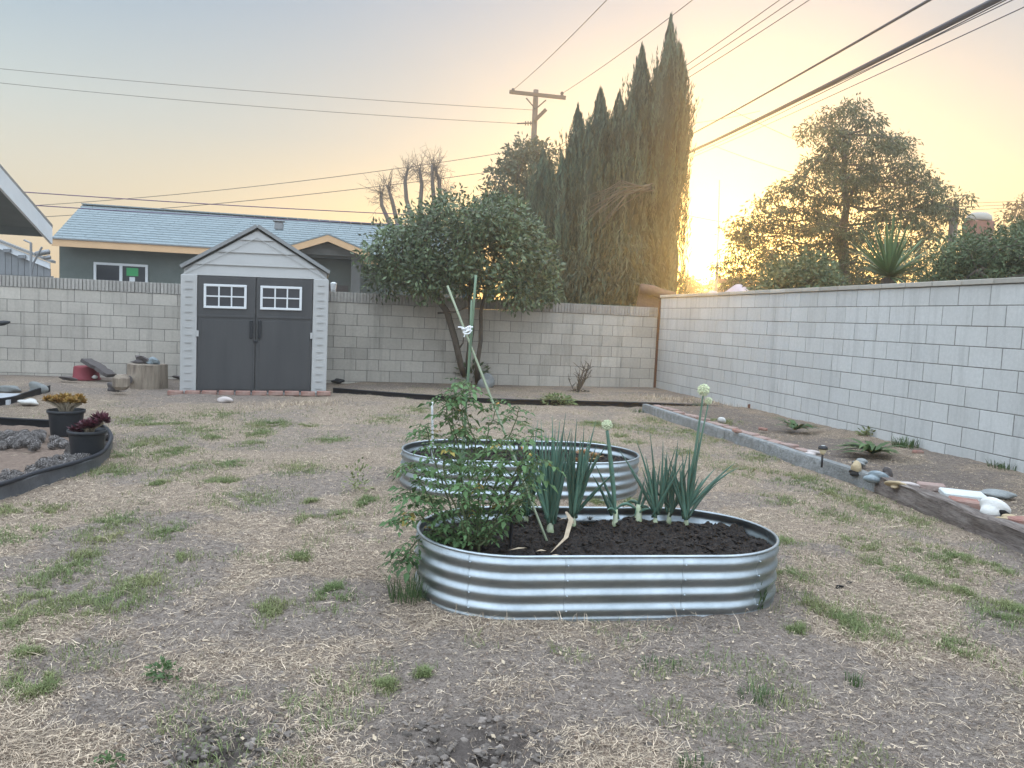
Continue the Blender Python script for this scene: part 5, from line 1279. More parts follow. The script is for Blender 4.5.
# weeds and tufts as things where the photo shows single ones
def blades(m_, c, n, hgt, spread, r, w_=.005, lean=.5):
    V = []; T_ = []
    for k in range(n):
        an = r.uniform(0, 6.28); rr_ = spread*math.sqrt(r.uniform(0, 1)); b = np.asarray(c)+np.array([math.cos(an)*rr_, math.sin(an)*rr_*.8, 0]); b[2] = float(zg(b[0], b[1]))-.004 if c[2] < .19 else c[2]
        h = hgt*r.uniform(.45, 1.1); a2 = an+r.normal(0, .7); d = np.array([math.cos(a2), math.sin(a2), 0])*h*lean*r.uniform(.2, 1.2); s_ = np.array([-math.sin(a2), math.cos(a2), 0])*w_/2
        m1 = b+d*.4+UZ*h*.65; tp = b+d+UZ*h*r.uniform(.75, 1); tn = float(np.clip(r.normal(.5, .22), 0, 1))
        V += [[b-s_, b+s_, m1+s_*.8, m1-s_*.8], [m1-s_*.8, m1+s_*.8, tp+s_*.1, tp-s_*.1]]; T_ += [tn, tn]
    m_.quads(V, T_)
def leafy_weed(m_, c, n, size, r, ll=.035, flat=.6):
    c = np.asarray(c, float); off = rdirs(n, r)*(r.uniform(0, 1, (n, 1))**.5)*np.array(size)/2; off[:, 2] = np.abs(off[:, 2])+.005
    d = off*[1, 1, .5]+r.normal(0, .02, off.shape)+1e-4; V = leaf_quads(c+off, d, r.normal(0, .5, off.shape)+[0, -.2, 1], r.uniform(.7, 1.3, n)*ll, r.uniform(.35, .6, n)*ll)
    m_.quads(V, np.clip(r.normal(.5, .22, n), 0, 1))
r = np.random.default_rng(88)
def weed(x, y, label, kind, **k):
    c = G(x, y, .0); c[2] = float(zg(c[0], c[1])); 
    if abs(c[2]) > .03: c = G(x, y, c[2]); c[2] = float(zg(c[0], c[1]))
    m_ = MB()
    if kind == 'blade': blades(m_, c, k.get('n', 60), k.get('h', .10), k.get('s', .08), r, k.get('w', .006), k.get('lean', .6))
    else: leafy_weed(m_, c, k.get('n', 120), k.get('size', (.25, .2, .12)), r, k.get('ll', .035))
    o = m_.build('weed', k.get('mat', M['weed'])); tag(o, label, 'weed'); return o
weed(163, 677, 'small leafy green weed alone on bare soil at lower left', 'leaf', n=90, size=(.11, .10, .13), ll=.024)
weed(110, 764, 'tiny green weed at the bottom edge, lower left', 'leaf', n=50, size=(.08, .07, .06), ll=.018)
weed(357, 492, 'upright pale green weed in the lawn left of the rear raised bed', 'leaf', n=120, size=(.20, .18, .55), ll=.032, mat=M['grass'])
weed(557, 402, 'low bright green weed cushion behind the black back edging', 'leaf', n=520, size=(.62, .4, .30), ll=.06, mat=M['grass'])
weed(408, 598, 'green grass clump at the left foot of the front raised bed', 'blade', n=110, h=.15, s=.09, w=.004)
weed(757, 608, 'dark green grass sprig at the right foot of the front raised bed', 'blade', n=40, h=.15, s=.03, w=.006)
weed(695, 765, 'grass tuft at the bottom edge right of the dug soil', 'blade', n=70, h=.045, s=.05, w=.003)
weed(760, 696, 'flat dark green grass tuft on bare soil at lower right', 'blade', n=110, h=.05, s=.08, w=.003)
weed(855, 682, 'small round grass tuft at lower right', 'blade', n=60, h=.045, s=.035, w=.003)
weed(660, 664, 'thin sparse green tuft just in front of the raised bed', 'blade', n=80, h=.04, s=.09, w=.003)
weed(785, 410, 'dry looking weed beside the rusty metal offcut', 'blade', n=60, h=.22, s=.12, w=.008)
def strap_weed(x, y, label, leaves, mat):
    c = G(x, y, .11); root = thing('weed', c, label, 'weed'); r2 = np.random.default_rng(int(x)); 
    for (nm, lst, mt) in (('leaves', leaves[0], mat), ('yellow_leaf', leaves[1], M['yellow_leaf'])):
        if not lst: continue
        V = []; T_ = []
        for (an, ln, el) in lst:
            d = np.array([math.cos(an), math.sin(an), 0]); s_ = np.array([-d[1], d[0], 0]); prev = None; tn = r2.uniform(.2, .9)
            for i in range(6):
                t0 = i/5; q_ = c+d*ln*t0+UZ*(ln*el*t0*(1-t0*.75)+.01); w_ = .030*math.sin(math.pi*min(1, .12+t0*.88))+.002; e = (q_-s_*w_+UZ*w_*.3, q_+s_*w_+UZ*w_*.3)
                if prev is not None: V.append([prev[0], prev[1], e[1], e[0]]); T_.append(tn)
                prev = e
        m_ = MB(); m_.quads(V, T_); m_.build(nm, mt, root, True)
rr2 = np.random.default_rng(5)
strap_weed(795, 431, 'weed with dark leaves and one long yellow leaf near the right wall', ([(rr2.uniform(0, 6.28), rr2.uniform(.18, .34), rr2.uniform(.5, 1.2)) for _ in range(22)], [(.1, .42, .35)]), M['weed'])
strap_weed(872, 455, 'largest leafy weed of the planting bed with broad drooping leaves', ([(rr2.uniform(0, 6.28), rr2.uniform(.20, .40), rr2.uniform(.3, .95)) for _ in range(36)]+[(3.0, .45, .12), (3.5, .4, .2), (2.4, .36, .4)], [(.6, .3, .5)]), M['weed'])
weed(868, 437, 'small green weed close to the foot of the right wall', 'leaf', n=130, size=(.28, .16, .18), ll=.05, mat=M['grass'])
weed(905, 448, 'low grassy weed along the right wall foot beyond the large leafy weed', 'blade', n=110, h=.12, s=.14, w=.009)
weed(1005, 468, 'grassy weed at the right wall foot near the photo edge', 'blade', n=120, h=.09, s=.16, w=.007)
weed(700, 405, 'low grass sprig beside the far end of the kerb', 'blade', n=60, h=.10, s=.12, w=.007)
weed(640, 412, 'grass sprig at the outer end of the kerb', 'blade', n=60, h=.08, s=.15, w=.007)
# bare twig shrub at the back wall
c_ = G(578, 392, .06); root = thing('dead_shrub', c_, 'small bare twig shrub standing at the back wall', 'shrub'); m_ = MB()
for k in range(9):
    an = r.uniform(0, 6.28); e = c_+np.array([math.cos(an)*.20, math.sin(an)*.1, r.uniform(.2, .52)]); md = (c_+e)/2+r.normal(0, .03, 3); m_.tube([c_, md, e], [.013, .009, .004], 5)
    for j in range(5): s_ = md+(e-md)*r.uniform(0, 1); m_.tube([s_, s_+np.array([*r.normal(0, .10, 2), r.uniform(.03, .16)])], [.006, .003], 4)
m_.build('twigs', M['bark'], root)
weed(578, 391, 'withered brown litter around the bare twig shrub', 'leaf', n=60, size=(.4, .25, .06), ll=.05, mat=M['dead_frond'])
# stones and dark plant at the citrus trunk
stone(446, 379, .10, (.58, .30, .26), 16, 'bark_pale', 'low grey brown mound left of the citrus trunk', .25)
stone(486, 383, .12, (.28, .22, .30), 17, 'stone_grey', 'rounded stone right of the citrus trunk', .2)
m_ = MB(); leafy_weed(m_, G(473, 381, .10)+[0, -.1, 0], 170, (.75, .3, .7), r, .11); o = m_.build('plant', M['citrus']); tag(o, 'dark leafy suckers at the foot of the citrus trunk', 'plant')

# ------------------------------------------------------------------ edging strips
def edging(pts, h_, th, mat, name, label, zb=-.02, lip=.010, parent=None):
    pts = [np.array([p[0], p[1]]) for p in pts]; D = []
    for i in range(len(pts)-1):
        n = max(2, int(np.linalg.norm(pts[i+1]-pts[i])/.08))
        p0 = pts[max(i-1, 0)]; p1 = pts[i]; p2 = pts[i+1]; p3 = pts[min(i+2, len(pts)-1)]
        for j in range(n):
            t_ = j/n; D.append(.5*((2*p1)+(-p0+p2)*t_+(2*p0-5*p1+4*p2-p3)*t_**2+(-p0+3*p1-3*p2+p3)*t_**3))
    D.append(pts[-1]); m_ = MB(); vs = []; n = len(D)
    ns_ = 12
    for i, p in enumerate(D):
        d = unit(D[min(i+1, n-1)]-D[max(i-1, 0)]); s_ = np.array([d[1], -d[0]]); z0 = zb; wv = .006*math.sin(i*.9)
        prof = [(-th/2, z0), (-th/2, h_-lip*1.6)]+[(lip*math.cos(a), h_-lip+lip*math.sin(a)) for a in np.linspace(math.pi*1.2, -math.pi*.2, 8)]+[(th/2, h_-lip*1.6), (th/2, z0)]
        for (a, z) in prof: vs.append([p[0]+s_[0]*(a+wv), p[1]+s_[1]*(a+wv), z])
    k = 12; fs = [(i*k+j, i*k+j+1, (i+1)*k+j+1, (i+1)*k+j) for i in range(n-1) for j in range(k-1)]+[tuple(range(k)), tuple(range((n-1)*k, n*k))[::-1]]
    m_.add(vs, fs); o = m_.build(name, mat, parent, True)
    if parent is None: tag(o, label, 'edging')
    return o
edging(EDGE_BACK, .085, .012, M['edging_new'], 'lawn_edging', 'black plastic lawn edging running in front of the back planting strip')
LBE = [np.array(p) for p in LEFT_BED]
eo = edging(LBE[:7]+[LBE[7]], .095, .016, M['edging_grey'], 'lawn_edging', 'scuffed grey edging with black rolled top curving round the near side of the pot bed')
tp_ = MB(); D_ = []
for i in range(7):
    p0, p1, p2, p3 = LBE[max(i-1, 0)], LBE[i], LBE[i+1], LBE[min(i+2, 7)]
    for j in range(8):
        t_ = j/8; q_ = .5*((2*p1)+(-p0+p2)*t_+(2*p0-5*p1+4*p2-p3)*t_**2+(-p0+3*p1-3*p2+p3)*t_**3); D_.append((q_[0], q_[1], .100))
tp_.tube(D_, .017, 8); tp_.build('rolled_top', M['edging_new'], eo, True)
edging(LBE[7:], .10, .014, M['edging_new'], 'lawn_edging', 'black plastic edging along the far side of the pot bed')
edging([G(-40, 409)[:2], G(8, 404)[:2], G(30, 397)[:2], G(50, 391)[:2]], .085, .014, M['edging_new'], 'lawn_edging', 'short black edging bordering the pale slab at the left edge')
m_ = MB(); a = [G(-60, 404, .04), G(9, 401, .04), G(28, 394.5, .04), G(-60, 393, .04)]; m_.prism(a, -UZ*.06, UZ*.012); o = m_.build('slab', M['slab']); tag(o, 'pale concrete slab corner at the left edge behind the black edging', 'slab')
# soil of the pot bed
bx_ = np.array(LBE); x0, x1 = -6.5, bx_[:, 0].max(); y0, y1 = bx_[:, 1].min(), bx_[:, 1].max()
gx = np.arange(x0, x1, .035); gy = np.arange(y0, y1, .035); A_, B_ = np.meshgrid(gx, gy); ok = in_poly(A_, B_, LBE); zz = .03+(fbm(A_*5, B_*5, 41)-.5)*.05+(fbm(A_*25, B_*25, 44)-.5)*.03
idx = -np.ones(A_.shape, int); idx[ok] = np.arange(ok.sum()); q_ = np.stack([idx[:-1, :-1], idx[:-1, 1:], idx[1:, 1:], idx[1:, :-1]], -1).reshape(-1, 4); q_ = q_[(q_ >= 0).all(1)]
m_ = MB(); m_.add(np.stack([A_, B_, zz], -1)[ok], q_.tolist(), .5); o = m_.build('bed_soil', M['mulch_soil'], None, True); tag(o, 'reddish brown soil inside the curved edging with the two pots', 'soil', kind='stuff')
# pine cones: one cone with scales, copied
m_ = MB(); r = np.random.default_rng(17); m_.rock((0, 0, 0), (.055, .055, .065), 1, .05, 2, .2); V = []; T_ = []
for k in range(60):
    f = (k+.5)/60; az = k*2.39996; zc = (f-.5)*.085; rr_ = .036*math.sin(math.pi*(.12+.8*f))+.006; d = np.array([math.cos(az), math.sin(az), .55]); b = np.array([math.cos(az)*rr_*.6, math.sin(az)*rr_*.6, zc]); s_ = np.array([-math.sin(az), math.cos(az), 0])*.011
    e = b+unit(d)*.020; V += [[b-s_*.6, b+s_*.6, e+s_, e-s_], [e-s_, e+s_, e+s_*.7-UZ*.006, e-s_*.7-UZ*.006]]; T_ += [float(r.uniform(.2, 1))]*2
m_.quads(V, T_); pc = m_.build('pine_cone', M['pinecone']); first = True
spots = [(r.uniform(0, 46), r.uniform(433, 441)) for _ in range(34)]+[(r.uniform(0, 40), r.uniform(440, 447)) for _ in range(16)]+[(58+r.uniform(-6, 8), 441+r.uniform(-3, 5)) for _ in range(5)]
spots += [(100+r.uniform(-2, 6), 436+8*u+r.uniform(-1, 8)) for u in np.linspace(0, 2, 14)]
for u in np.linspace(0, 1, 60): spots.append((2+98*u+r.uniform(-3, 3), 491-33*u-r.uniform(3, 15)))
for (x, y) in spots:
    p = G(x, y, .07)
    if not all(in_poly(np.array([p[0]+a]), np.array([p[1]+b]), LBE)[0] for (a, b) in ((.055, 0), (-.055, 0), (0, .055), (0, -.055))): continue
    ob = pc if first else copy_tree(pc); first = False
    ob.location = tuple(p); ob.rotation_euler = tuple(r.uniform(0, 6.28, 3)); s_ = r.uniform(.6, 1.05); ob.scale = (s_,)*3
    tag(ob, 'grey weathered pine cone lying inside the curved edging of the pot bed', 'pine cone', 'pine cones in the pot bed')
def pot(c, rt, h_, label):
    root = thing('plant_pot', c, label, 'plant pot'); m_ = MB()
    m_.lathe([(.001, 0), (rt*.80, 0), (rt*.83, .01), (rt*.95, h_-.035), (rt*.96, h_-.03), (rt*1.03, h_-.028), (rt*1.05, h_), (rt*.99, h_), (rt*.92, h_-.04), (rt*.90, h_-.05)], c, 32); m_.build('body', M['black_plastic'], root, True)
    s_ = MB(); s_.lathe([(rt*.915, h_-.055), (rt*.6, h_-.045), (rt*.3, h_-.05), (.001, h_-.04)], c, 24); s_.build('pot_soil', M['soil'], root, True); return root
pc1 = G(57, 437.5, .035); pc2 = G(77.5, 462, .035)
pc2[1] += .14; pc1[1] += .15
pot(pc1, .155, .24, 'black plastic pot holding the orange yellow succulent'); pot(pc2, .138, .235, 'black plastic pot nearer the viewer holding the dark purple succulent')
def aeonium(c, label, heads, matn, seed):
    root = thing('succulent', c, label, 'succulent'); st = MB(); rr_ = np.random.default_rng(seed)
    for (hx, hy, hz, s_) in heads:
        e = c+np.array([hx, hy, hz]); st.tube([c+np.array([hx*.15, hy*.15, -.02]), c+np.array([hx*.45, hy*.45, hz*.55]), e-UZ*.01], [.014, .011, .009], 7)
    st.build('stem', M['succ_stem'], root, True)
    for i, (hx, hy, hz, s_) in enumerate(heads):
        n = 60; D = rdirs(n, rr_); D[:, 2] = np.abs(D[:, 2])*.9-.12; h = c+np.array([hx, hy, hz]); q = MB()
        q.quads(leaf_quads(h+D*s_*.12, D, rr_.normal(0, .4, (n, 3))+[0, 0, 1], rr_.uniform(.75, 1.15, n)*s_, rr_.uniform(.30, .45, n)*s_), np.clip(rr_.normal(.5, .25, n), 0, 1)); q.build('rosette', M[matn], root)
rr_ = np.random.default_rng(3)
H1 = [(rr_.uniform(-.17, .17), rr_.uniform(-.12, .12), 0, .052) for _ in range(24)]; H1 = [(a, b, .135-.9*(a*a+b*b)+rr_.uniform(-.015, .02), s_) for (a, b, _, s_) in H1]
aeonium(pc1+UZ*.20, 'orange yellow branching succulent in the rear black pot', H1, 'aeon_orange', 1)
H2 = [(.10, 0, .13, .075), (.145, -.03, .125, .07), (.06, .05, .12, .07), (.02, -.05, .075, .07), (-.03, .0, .07, .065), (.05, -.08, .085, .06), (-.08, -.04, .04, .06), (-.05, .06, .06, .06), (.08, -.06, .10, .06)]
aeonium(pc2+UZ*.185, 'dark purple rosette succulent in the nearer black pot', H2, 'aeon_dark', 2)
for (x, y, s_, k, lb) in ((10, 389, (.30, .2, .12), 31, 'flat pale stone at the left edge behind the slab'), (37, 390, (.26, .22, .20), 32, 'upright grey stone block beside the short black edging'), (29, 402, (.22, .16, .08), 33, 'whitish flat stone on the lawn below the short black edging')):
    stone(x, y, .04, s_, k, 'stone_grey' if k != 33 else 'stone_white', lb, .25)

# ------------------------------------------------------------------ stump, bucket and bits at the back left
c_ = G(138, 389, .0); c_[1] += .28; root = thing('tree_stump', c_, 'cut tree stump with bark and a knot standing left of the shed', 'stump')
m_ = MB(); n = 40; vs = []; r = np.random.default_rng(4)
for i, z in enumerate(np.linspace(-.03, .36, 12)):
    for k in range(n):
        th = 2*math.pi*k/n; q_ = .275*(1+.05*math.sin(th*3+1)+.03*math.sin(th*7)+.06*(1-z/.36)*.5+.012*math.sin(th*23+z*3)); kn = math.exp(-((th-4.4)/.28)**2-((z-.14)/.07)**2)
        vs.append(c_+np.array([math.cos(th)*(q_+.05*kn), math.sin(th)*(q_+.05*kn), z]))
m_.add(vs, [(i*n+k, i*n+(k+1) % n, (i+1)*n+(k+1) % n, (i+1)*n+k) for i in range(11) for k in range(n)]); m_.build('bark', M['stump_side'], root, True)
m_ = MB(); m_.lathe([(.272, .345), (.268, .362), (.2, .366), (.001, .365)], c_, n); m_.build('cut_face', M['stump_side'], root)
m_ = MB(); kc = c_+np.array([math.cos(4.4)*.335, math.sin(4.4)*.335, .14]); m_.lathe([(.0, .0), (.05, .0), (.06, .012), (.035, .016), (.0, .006)], (0, 0, 0), 16)
V_ = np.vstack(m_.v); d = unit(kc-c_-UZ*.14); s_ = np.cross(UZ, d); m_.v = [kc+V_[:, :1]*s_+V_[:, 1:2]*UZ+V_[:, 2:3]*d]; m_.build('knot', M['dark_wood'], root)
m_ = MB(); m_.rock(c_+np.array([-.06, 0, .41]), (.36, .16, .12), 3, .55, 1, .5); o = m_.build('wood_chunk', M['dark_wood']); tag(o, 'dark split wood chunk lying on top of the stump', 'wood')
m_ = MB(); m_.rock(c_+np.array([.11, -.04, .41]), (.20, .12, .12), 4, .5, 1, .5); o = m_.build('stone', M['stone_blue']); tag(o, 'small bluish stone on top of the stump', 'stone')
m_ = MB(); q_ = G(117, 385, .14); m_.box(q_+[0, .12, .03], (.19, .22, .22), None, .5, .05); o = m_.build('wood_block', M['stump_side']); tag(o, 'small upright wood block against the left side of the stump', 'wood')
m_ = MB(); q_ = G(114, 388, .04); m_.rock(q_, (.20, .18, .16), 7, .25, 2); o = m_.build('wood_chunk', M['dark_wood'], None, True); tag(o, 'dark rounded chunk on the ground below the small wood block', 'wood')
c_ = G(83, 380, .0); c_[1] += .1; root = thing('bucket', c_, 'faded red plastic tub upside down by the back wall', 'bucket')
m_ = MB(); m_.lathe([(.215, 0), (.22, .02), (.20, .03), (.185, .20), (.18, .215), (.165, .222), (.001, .222)], c_, 28); m_.build('body', M['red_plastic'], root, True)
m_ = MB(); q0, q1 = P(86, 360, 12.75), G(117, 375, .10); q1[1] = 12.7; d_ = unit(q1-q0); n_ = unit(np.cross(d_, [0, 1, 0])); w_ = np.cross(n_, d_)
rb_ = np.random.default_rng(6); pr_ = []
for u in np.linspace(0, 1, 9): pr_.append(q0*(1-u)+q1*u+w_*(-.14+rb_.uniform(-.03, .03)))
for u in np.linspace(1, 0, 9): pr_.append(q0*(1-u)+q1*u+w_*(.14+rb_.uniform(-.03, .03)))
m_.prism(pr_, -n_*.025, n_*.03); o = m_.build('board', M['dark_wood']); tag(o, 'dark slab of bark leaning on the red tub', 'board')
m_ = MB(); m_.rock(G(95, 377, .06), (.09, .07, .06), 5, .2, 2); o = m_.build('stone', M['stone_white'], None, True); tag(o, 'tiny white stone between the red tub and the bark slab', 'stone')
for (x, y, s_, lb) in ((68, 379, (.30, .12, .06), 'short dark stick lying left of the red tub'), (183, 377, (.26, .12, .07), 'dark scrap at the wall between the stump and the shed'), (338, 381, (.22, .12, .08), 'black scrap of plastic behind the end of the back edging')):
    m_ = MB(); m_.rock(G(x, y, .05), s_, int(x), .45, 2); o = m_.build('scrap', M['black_plastic'] if x > 300 else M['dark_wood']); tag(o, lb, 'scrap')
# lean dark bar at the left edge by the wall
m_ = MB(); m_.tube([P(-30, 326, 12.6), P(4, 323, 12.6), P(10, 322, 12.6)], [.05, .04, .015], 8); m_.tube([P(-12, 325, 12.6), np.array([*P(-12, 325, 12.6)[:2], 0])], .03, 8); o = m_.build('faucet_pipe', M['black_plastic'], None, True); tag(o, 'dark pipe end poking in at the left edge before the wall', 'pipe')
# two holes in the lawn, their shade put in as small black lumps
for k, (x, y) in enumerate(((839, 587), (849, 583))):
    m_ = MB(); m_.rock(G(x, y, .006), (.035, .025, .016), k, .4, 2); o = m_.build('ground_lump', M['matte_black']); tag(o, ('left one of two small black lumps set as dark holes on the lawn right of the front bed', 'right one of two small black lumps set as dark holes on the lawn right of the front bed')[k], 'ground_lump')

# ------------------------------------------------------------------ dry straw and grass over the yard
r = np.random.default_rng(101)
def yard_ok(x, y):
    ok = ~in_oval(x, y, BED1, .02) & ~in_oval(x, y, BED2, .02) & ~in_poly(x, y, LBE)
    rel_b = (x-CORNER[0])*UN[0]+(y-CORNER[1])*UN[1]; rel_r = (x-CORNER[0])*UB[0]+(y-CORNER[1])*UB[1]
    ok &= (rel_b < -.03) & (rel_r < -.0)
    ok &= ~((x > -5.1) & (x < -2.6) & (y > 11.2)); k = right_of_kerb(x, y); ok &= ~((k > -.1) & (k < .1) & (y < 12))
    ok &= ~((x < -6.0) & (y > 9.0) & (y < 10.2))
    return ok
def scatter(n, rmin, rmax, pw=1.0):
    u = r.uniform(0, 1, n); d = rmin*(rmax/rmin)**u if pw == 1 else (rmin**2+(rmax**2-rmin**2)*u)**.5
    a = r.uniform(-rad(44), rad(46), n); return d*np.sin(a), d*np.cos(a), d
def straw(n, rmin, rmax, l0, l1, w0, thr, lift):
    x, y, d = scatter(n, rmin, rmax); ok = yard_ok(x, y) & (r.uniform(0, 1, n) < np.clip(straw_mask(x, y)*1.15-thr, .03, 1)); x, y, d = x[ok], y[ok], d[ok]; n = len(x)
    an = r.uniform(0, 2*math.pi, n)+1.2*(fbm(x*2, y*2, 55)-.5); ln = r.uniform(l0, l1, n)
    w_ = (w0+.00016*d)*r.uniform(.6, 1.3, n); NS = 4; p = np.stack([x, y], 1); V = []; prev = None; curl = r.normal(0, .45, n)
    lv = r.uniform(.0, lift, n); tn = np.clip(r.normal(.5, .28, n), 0, 1)
    for i in range(NS):
        dd = np.stack([np.cos(an), np.sin(an)], 1); zz = zg(p[:, 0], p[:, 1])+.001+lv*(.35+r.uniform(0, .9, n)); w2 = w_/2*(1 if i < NS-1 else .4)
        sv = np.stack([-dd[:, 1]*w2, dd[:, 0]*w2, r.normal(0, .4, n)*w2], 1); q_ = np.stack([p[:, 0], p[:, 1], zz], 1); e = (q_-sv, q_+sv)
        if prev is not None: V.append(np.stack([prev[0], prev[1], e[1], e[0]], 1))
        prev = e; p = p+dd*(ln/(NS-1))[:, None]; an = an+curl+r.normal(0, .35, n)
    return np.concatenate(V), np.concatenate([tn]*(NS-1))
A1 = straw(230000, 1.5, 14.5, .012, .06, .0010, -.03, .014); A3 = straw(60000, 1.5, 9, .005, .016, .0012, -.35, .004); A2 = straw(6000, 1.6, 12, .06, .13, .0014, .0, .022)
m_ = MB(); m_.quads(A1[0], A1[1]); m_.quads(A2[0], np.clip(A2[1]+.2, 0, 1)); m_.quads(A3[0], A3[1]); o = m_.build('dry_straw', M['straw']); tag(o, 'pale dry straw and dead grass littering the yard', 'straw', kind='stuff')
PATCH = [(720, 428, 20), (690, 432, 20), (760, 458, 20), (790, 478, 20), (830, 492, 16), (655, 421, 20), (875, 510, 16), (150, 442, 26), (185, 470, 26), (265, 425, 24), (330, 440, 20), (230, 465, 18), (20, 535, 30), (110, 524, 34), (100, 540, 20), (165, 533, 22), (60, 573, 34), (80, 560, 18), (30, 600, 40), (75, 604, 45), (115, 605, 30), (140, 583, 22), (12, 625, 22), (273, 607, 18), (330, 600, 24), (330, 590, 12), (30, 680, 22), (40, 687, 16), (245, 498, 40), (310, 520, 14), (165, 455, 24), (115, 470, 30), (200, 430, 26), (250, 445, 20), (300, 470, 30), (140, 420, 30), (215, 415, 30), (385, 420, 25),
         (790, 577, 20), (815, 605, 20), (870, 630, 34), (845, 622, 18), (885, 565, 22), (920, 583, 16), (960, 575, 16), (962, 593, 12), (1005, 618, 26), (1015, 610, 14), (795, 627, 10), (955, 650, 20), (30, 655, 12), (385, 684, 10), (425, 676, 10), (860, 500, 40), (800, 480, 30), (740, 470, 30), (905, 520, 30), (780, 540, 18), (715, 440, 30), (690, 455, 20), (650, 430, 30), (600, 425, 20), (930, 555, 30), (860, 545, 20), (960, 560, 16), (1000, 570, 12), (10, 510, 20), (50, 510, 16), (420, 410, 20), (300, 560, 10), (175, 560, 14), (215, 480, 16), (780, 500, 22), (830, 515, 30)]
M['thatch'] = material('brown thatch', (.20, .140, .100), .9, (.12, .085, .062), 3, .6)
A4 = straw(110000, 1.5, 13.5, .010, .05, .0012, -.06, .010); m_ = MB(); m_.quads(A4[0], A4[1]); o = m_.build('brown_thatch', M['thatch']); tag(o, 'matted brown dead thatch between the pale straw', 'thatch', kind='stuff')
V = []; T_ = []
def grass_blades(x, y, h0, h1, w0):
    n = len(x); z = zg(x, y); an = r.uniform(0, 2*math.pi, n); h = r.uniform(h0, h1, n); le = h*r.uniform(.2, 1.3, n); d = np.hypot(x, y)
    w_ = (w0+.00025*d)*r.uniform(.7, 1.3, n); b = np.stack([x, y, z-.003], 1); dd = np.stack([np.cos(an), np.sin(an), np.zeros(n)], 1); s_ = np.stack([-np.sin(an), np.cos(an), np.zeros(n)], 1)*(w_/2)[:, None]
    m1 = b+dd*(le*.4)[:, None]; m1[:, 2] += h*.6; tp = b+dd*le[:, None]; tp[:, 2] += h*r.uniform(.5, 1, n)
    tn = np.clip(r.normal(.5, .25, n), 0, 1)
    return np.concatenate([np.stack([b-s_, b+s_, m1+s_*.8, m1-s_*.8], 1), np.stack([m1-s_*.8, m1+s_*.8, tp+s_*.1, tp-s_*.1], 1)]), np.concatenate([tn, tn])
PATCH += [(float(a), float(b), float(c)) for a, b, c in zip(np.random.default_rng(9).uniform(110, 640, 46), np.random.default_rng(10).uniform(408, 520, 46), np.random.default_rng(11).uniform(6, 16, 46))]
for (px, py, w_) in PATCH:
    c = G(px, py); s_ = w_/FPX*c[1]; n = int(min(3200, 700+38000*s_*s_/ (c[1]/3)))
    x = c[0]+r.normal(0, s_*.55, n); y = c[1]+r.normal(0, s_*.75, n); k = fbm(x*14, y*14, 61) > .44; x, y = x[k], y[k]; ok = yard_ok(x, y); x, y = x[ok], y[ok]
    if len(x): a, b = grass_blades(x, y, .010, .042, .0016); V.append(a); T_.append(b)
x, y, d = scatter(110000, 2.2, 14.0); g = fbm(x*1.3+7, y*1.3, 71, 4); g2 = fbm(x*7, y*7, 72, 3); ok = yard_ok(x, y) & (g > .49-.06*np.clip((d-4)/4, 0, 1)) & (g2 > .52) & ~((right_of_kerb(x, y) > 0) & (y < 12.5)) & ~((x < -3) & (y > 10)); x, y = x[ok], y[ok]
a, b = grass_blades(x, y, .012, .045, .0018); V.append(a); T_.append(b)
m_ = MB(); m_.quads(np.concatenate(V), np.concatenate(T_)); o = m_.build('green_grass', M['grass']); tag(o, 'short green grass tufts scattered through the dry straw', 'grass', kind='stuff')
# dead thatch standing at wall feet
V = []; T_ = []
for (A_, B_, n, dep) in ((G(840, 405, .12), G(1060, 470, .12), 2600, .16), (G(640, 396, .08), G(760, 408, .1), 900, .25), (G(250, 408), G(340, 402), 500, .2), (G(420, 612), G(700, 622), 260, .10)):
    u = r.uniform(0, 1, n); x = A_[0]+(B_[0]-A_[0])*u+r.normal(0, dep, n); y = A_[1]+(B_[1]-A_[1])*u+r.normal(0, dep, n); ok = yard_ok(x, y); a, b = grass_blades(x[ok], y[ok], .02, .09, .0022); V.append(a); T_.append(b)
m_ = MB(); m_.quads(np.concatenate(V), np.concatenate(T_)); o = m_.build('dead_grass', M['straw']); tag(o, 'tufts of dead yellow grass along the wall foot and beds', 'dead grass', kind='stuff')
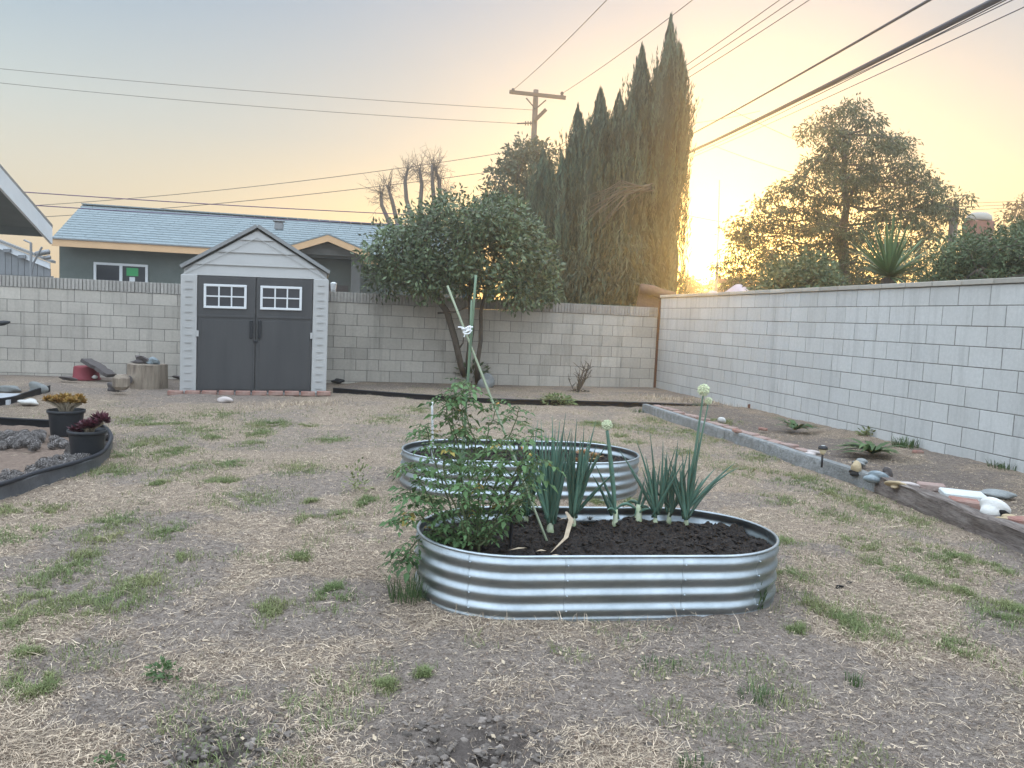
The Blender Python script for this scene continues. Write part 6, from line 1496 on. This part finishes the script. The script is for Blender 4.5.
# clods and pebbles on bare soil
m_ = MB()
x, y, d = scatter(14000, 1.5, 7.5); ok = yard_ok(x, y) & (straw_mask(x, y) < .75); x, y = x[ok], y[ok]; z = zg(x, y)
for i in range(len(x)):
    s_ = .0022+.010*r.uniform(0, 1)**3; m_.rock((x[i], y[i], z[i]), (s_*1.4, s_*1.1, s_*.9), i, .3, 0, float(r.uniform(0, 1)))
for (c, rr_) in DUG:
    for i in range(260):
        px, py = c[0]+r.normal(0, rr_*.5), c[1]+r.normal(0, rr_*.38); s_ = r.uniform(.005, .026)**1; m_.rock((px, py, float(zg(px, py))), (s_*1.3, s_, s_*.8), i, .35, 1, float(r.uniform(0, .6)))
M['ground_lump'] = material('soil crumbs', (.14, .118, .10), .95, (.24, .205, .18), 10, .6)
o = m_.build('soil_crumbs', M['ground_lump']); tag(o, 'crumbs and pebbles scattered on the bare soil', 'soil crumbs', kind='stuff')

# dry leaves and chips lying about
x, y, d = scatter(5000, 1.6, 13.5); ok = yard_ok(x, y); x, y, d = x[ok], y[ok], d[ok]; n = len(x); an = r.uniform(0, 6.28, n)
D_ = np.stack([np.cos(an), np.sin(an), r.normal(.1, .3, n)], 1); up_ = np.stack([r.normal(0, .45, n), r.normal(0, .45, n), np.ones(n)], 1)
m_ = MB(); m_.quads(leaf_quads(np.stack([x, y, zg(x, y)+.005], 1), D_, up_, r.uniform(.008, .03, n), r.uniform(.005, .014, n)), np.clip(r.normal(.45, .3, n), 0, 1))
o = m_.build('leaf_litter', M['dry_leaf']); tag(o, 'small dry brown leaves and chips scattered over the yard', 'leaf litter', kind='stuff')

# ------------------------------------------------------------------ added warm flare veil haze
hm = bpy.data.materials.new('flare veil haze'); hm.use_nodes = True; t = hm.node_tree
for n_ in list(t.nodes):
    if n_.type == 'BSDF_PRINCIPLED': t.nodes.remove(n_)
pv = N(t, 'ShaderNodeVolumePrincipled'); pv.inputs['Color'].default_value = (.95, .92, .86, 1); pv.inputs['Density'].default_value = .0062; pv.inputs['Anisotropy'].default_value = .80  # volume added to imitate a lens flare veil over the far trees
L(t, pv.outputs[0], t.nodes['Material Output'].inputs['Volume'])
mb = MB(); mb.box((0, 48, 6.5), (214, 162, 15.5)); ho = mb.build('haze', hm); tag(ho, 'added thin warm flare veil haze over the yard and houses', 'haze', kind='stuff')
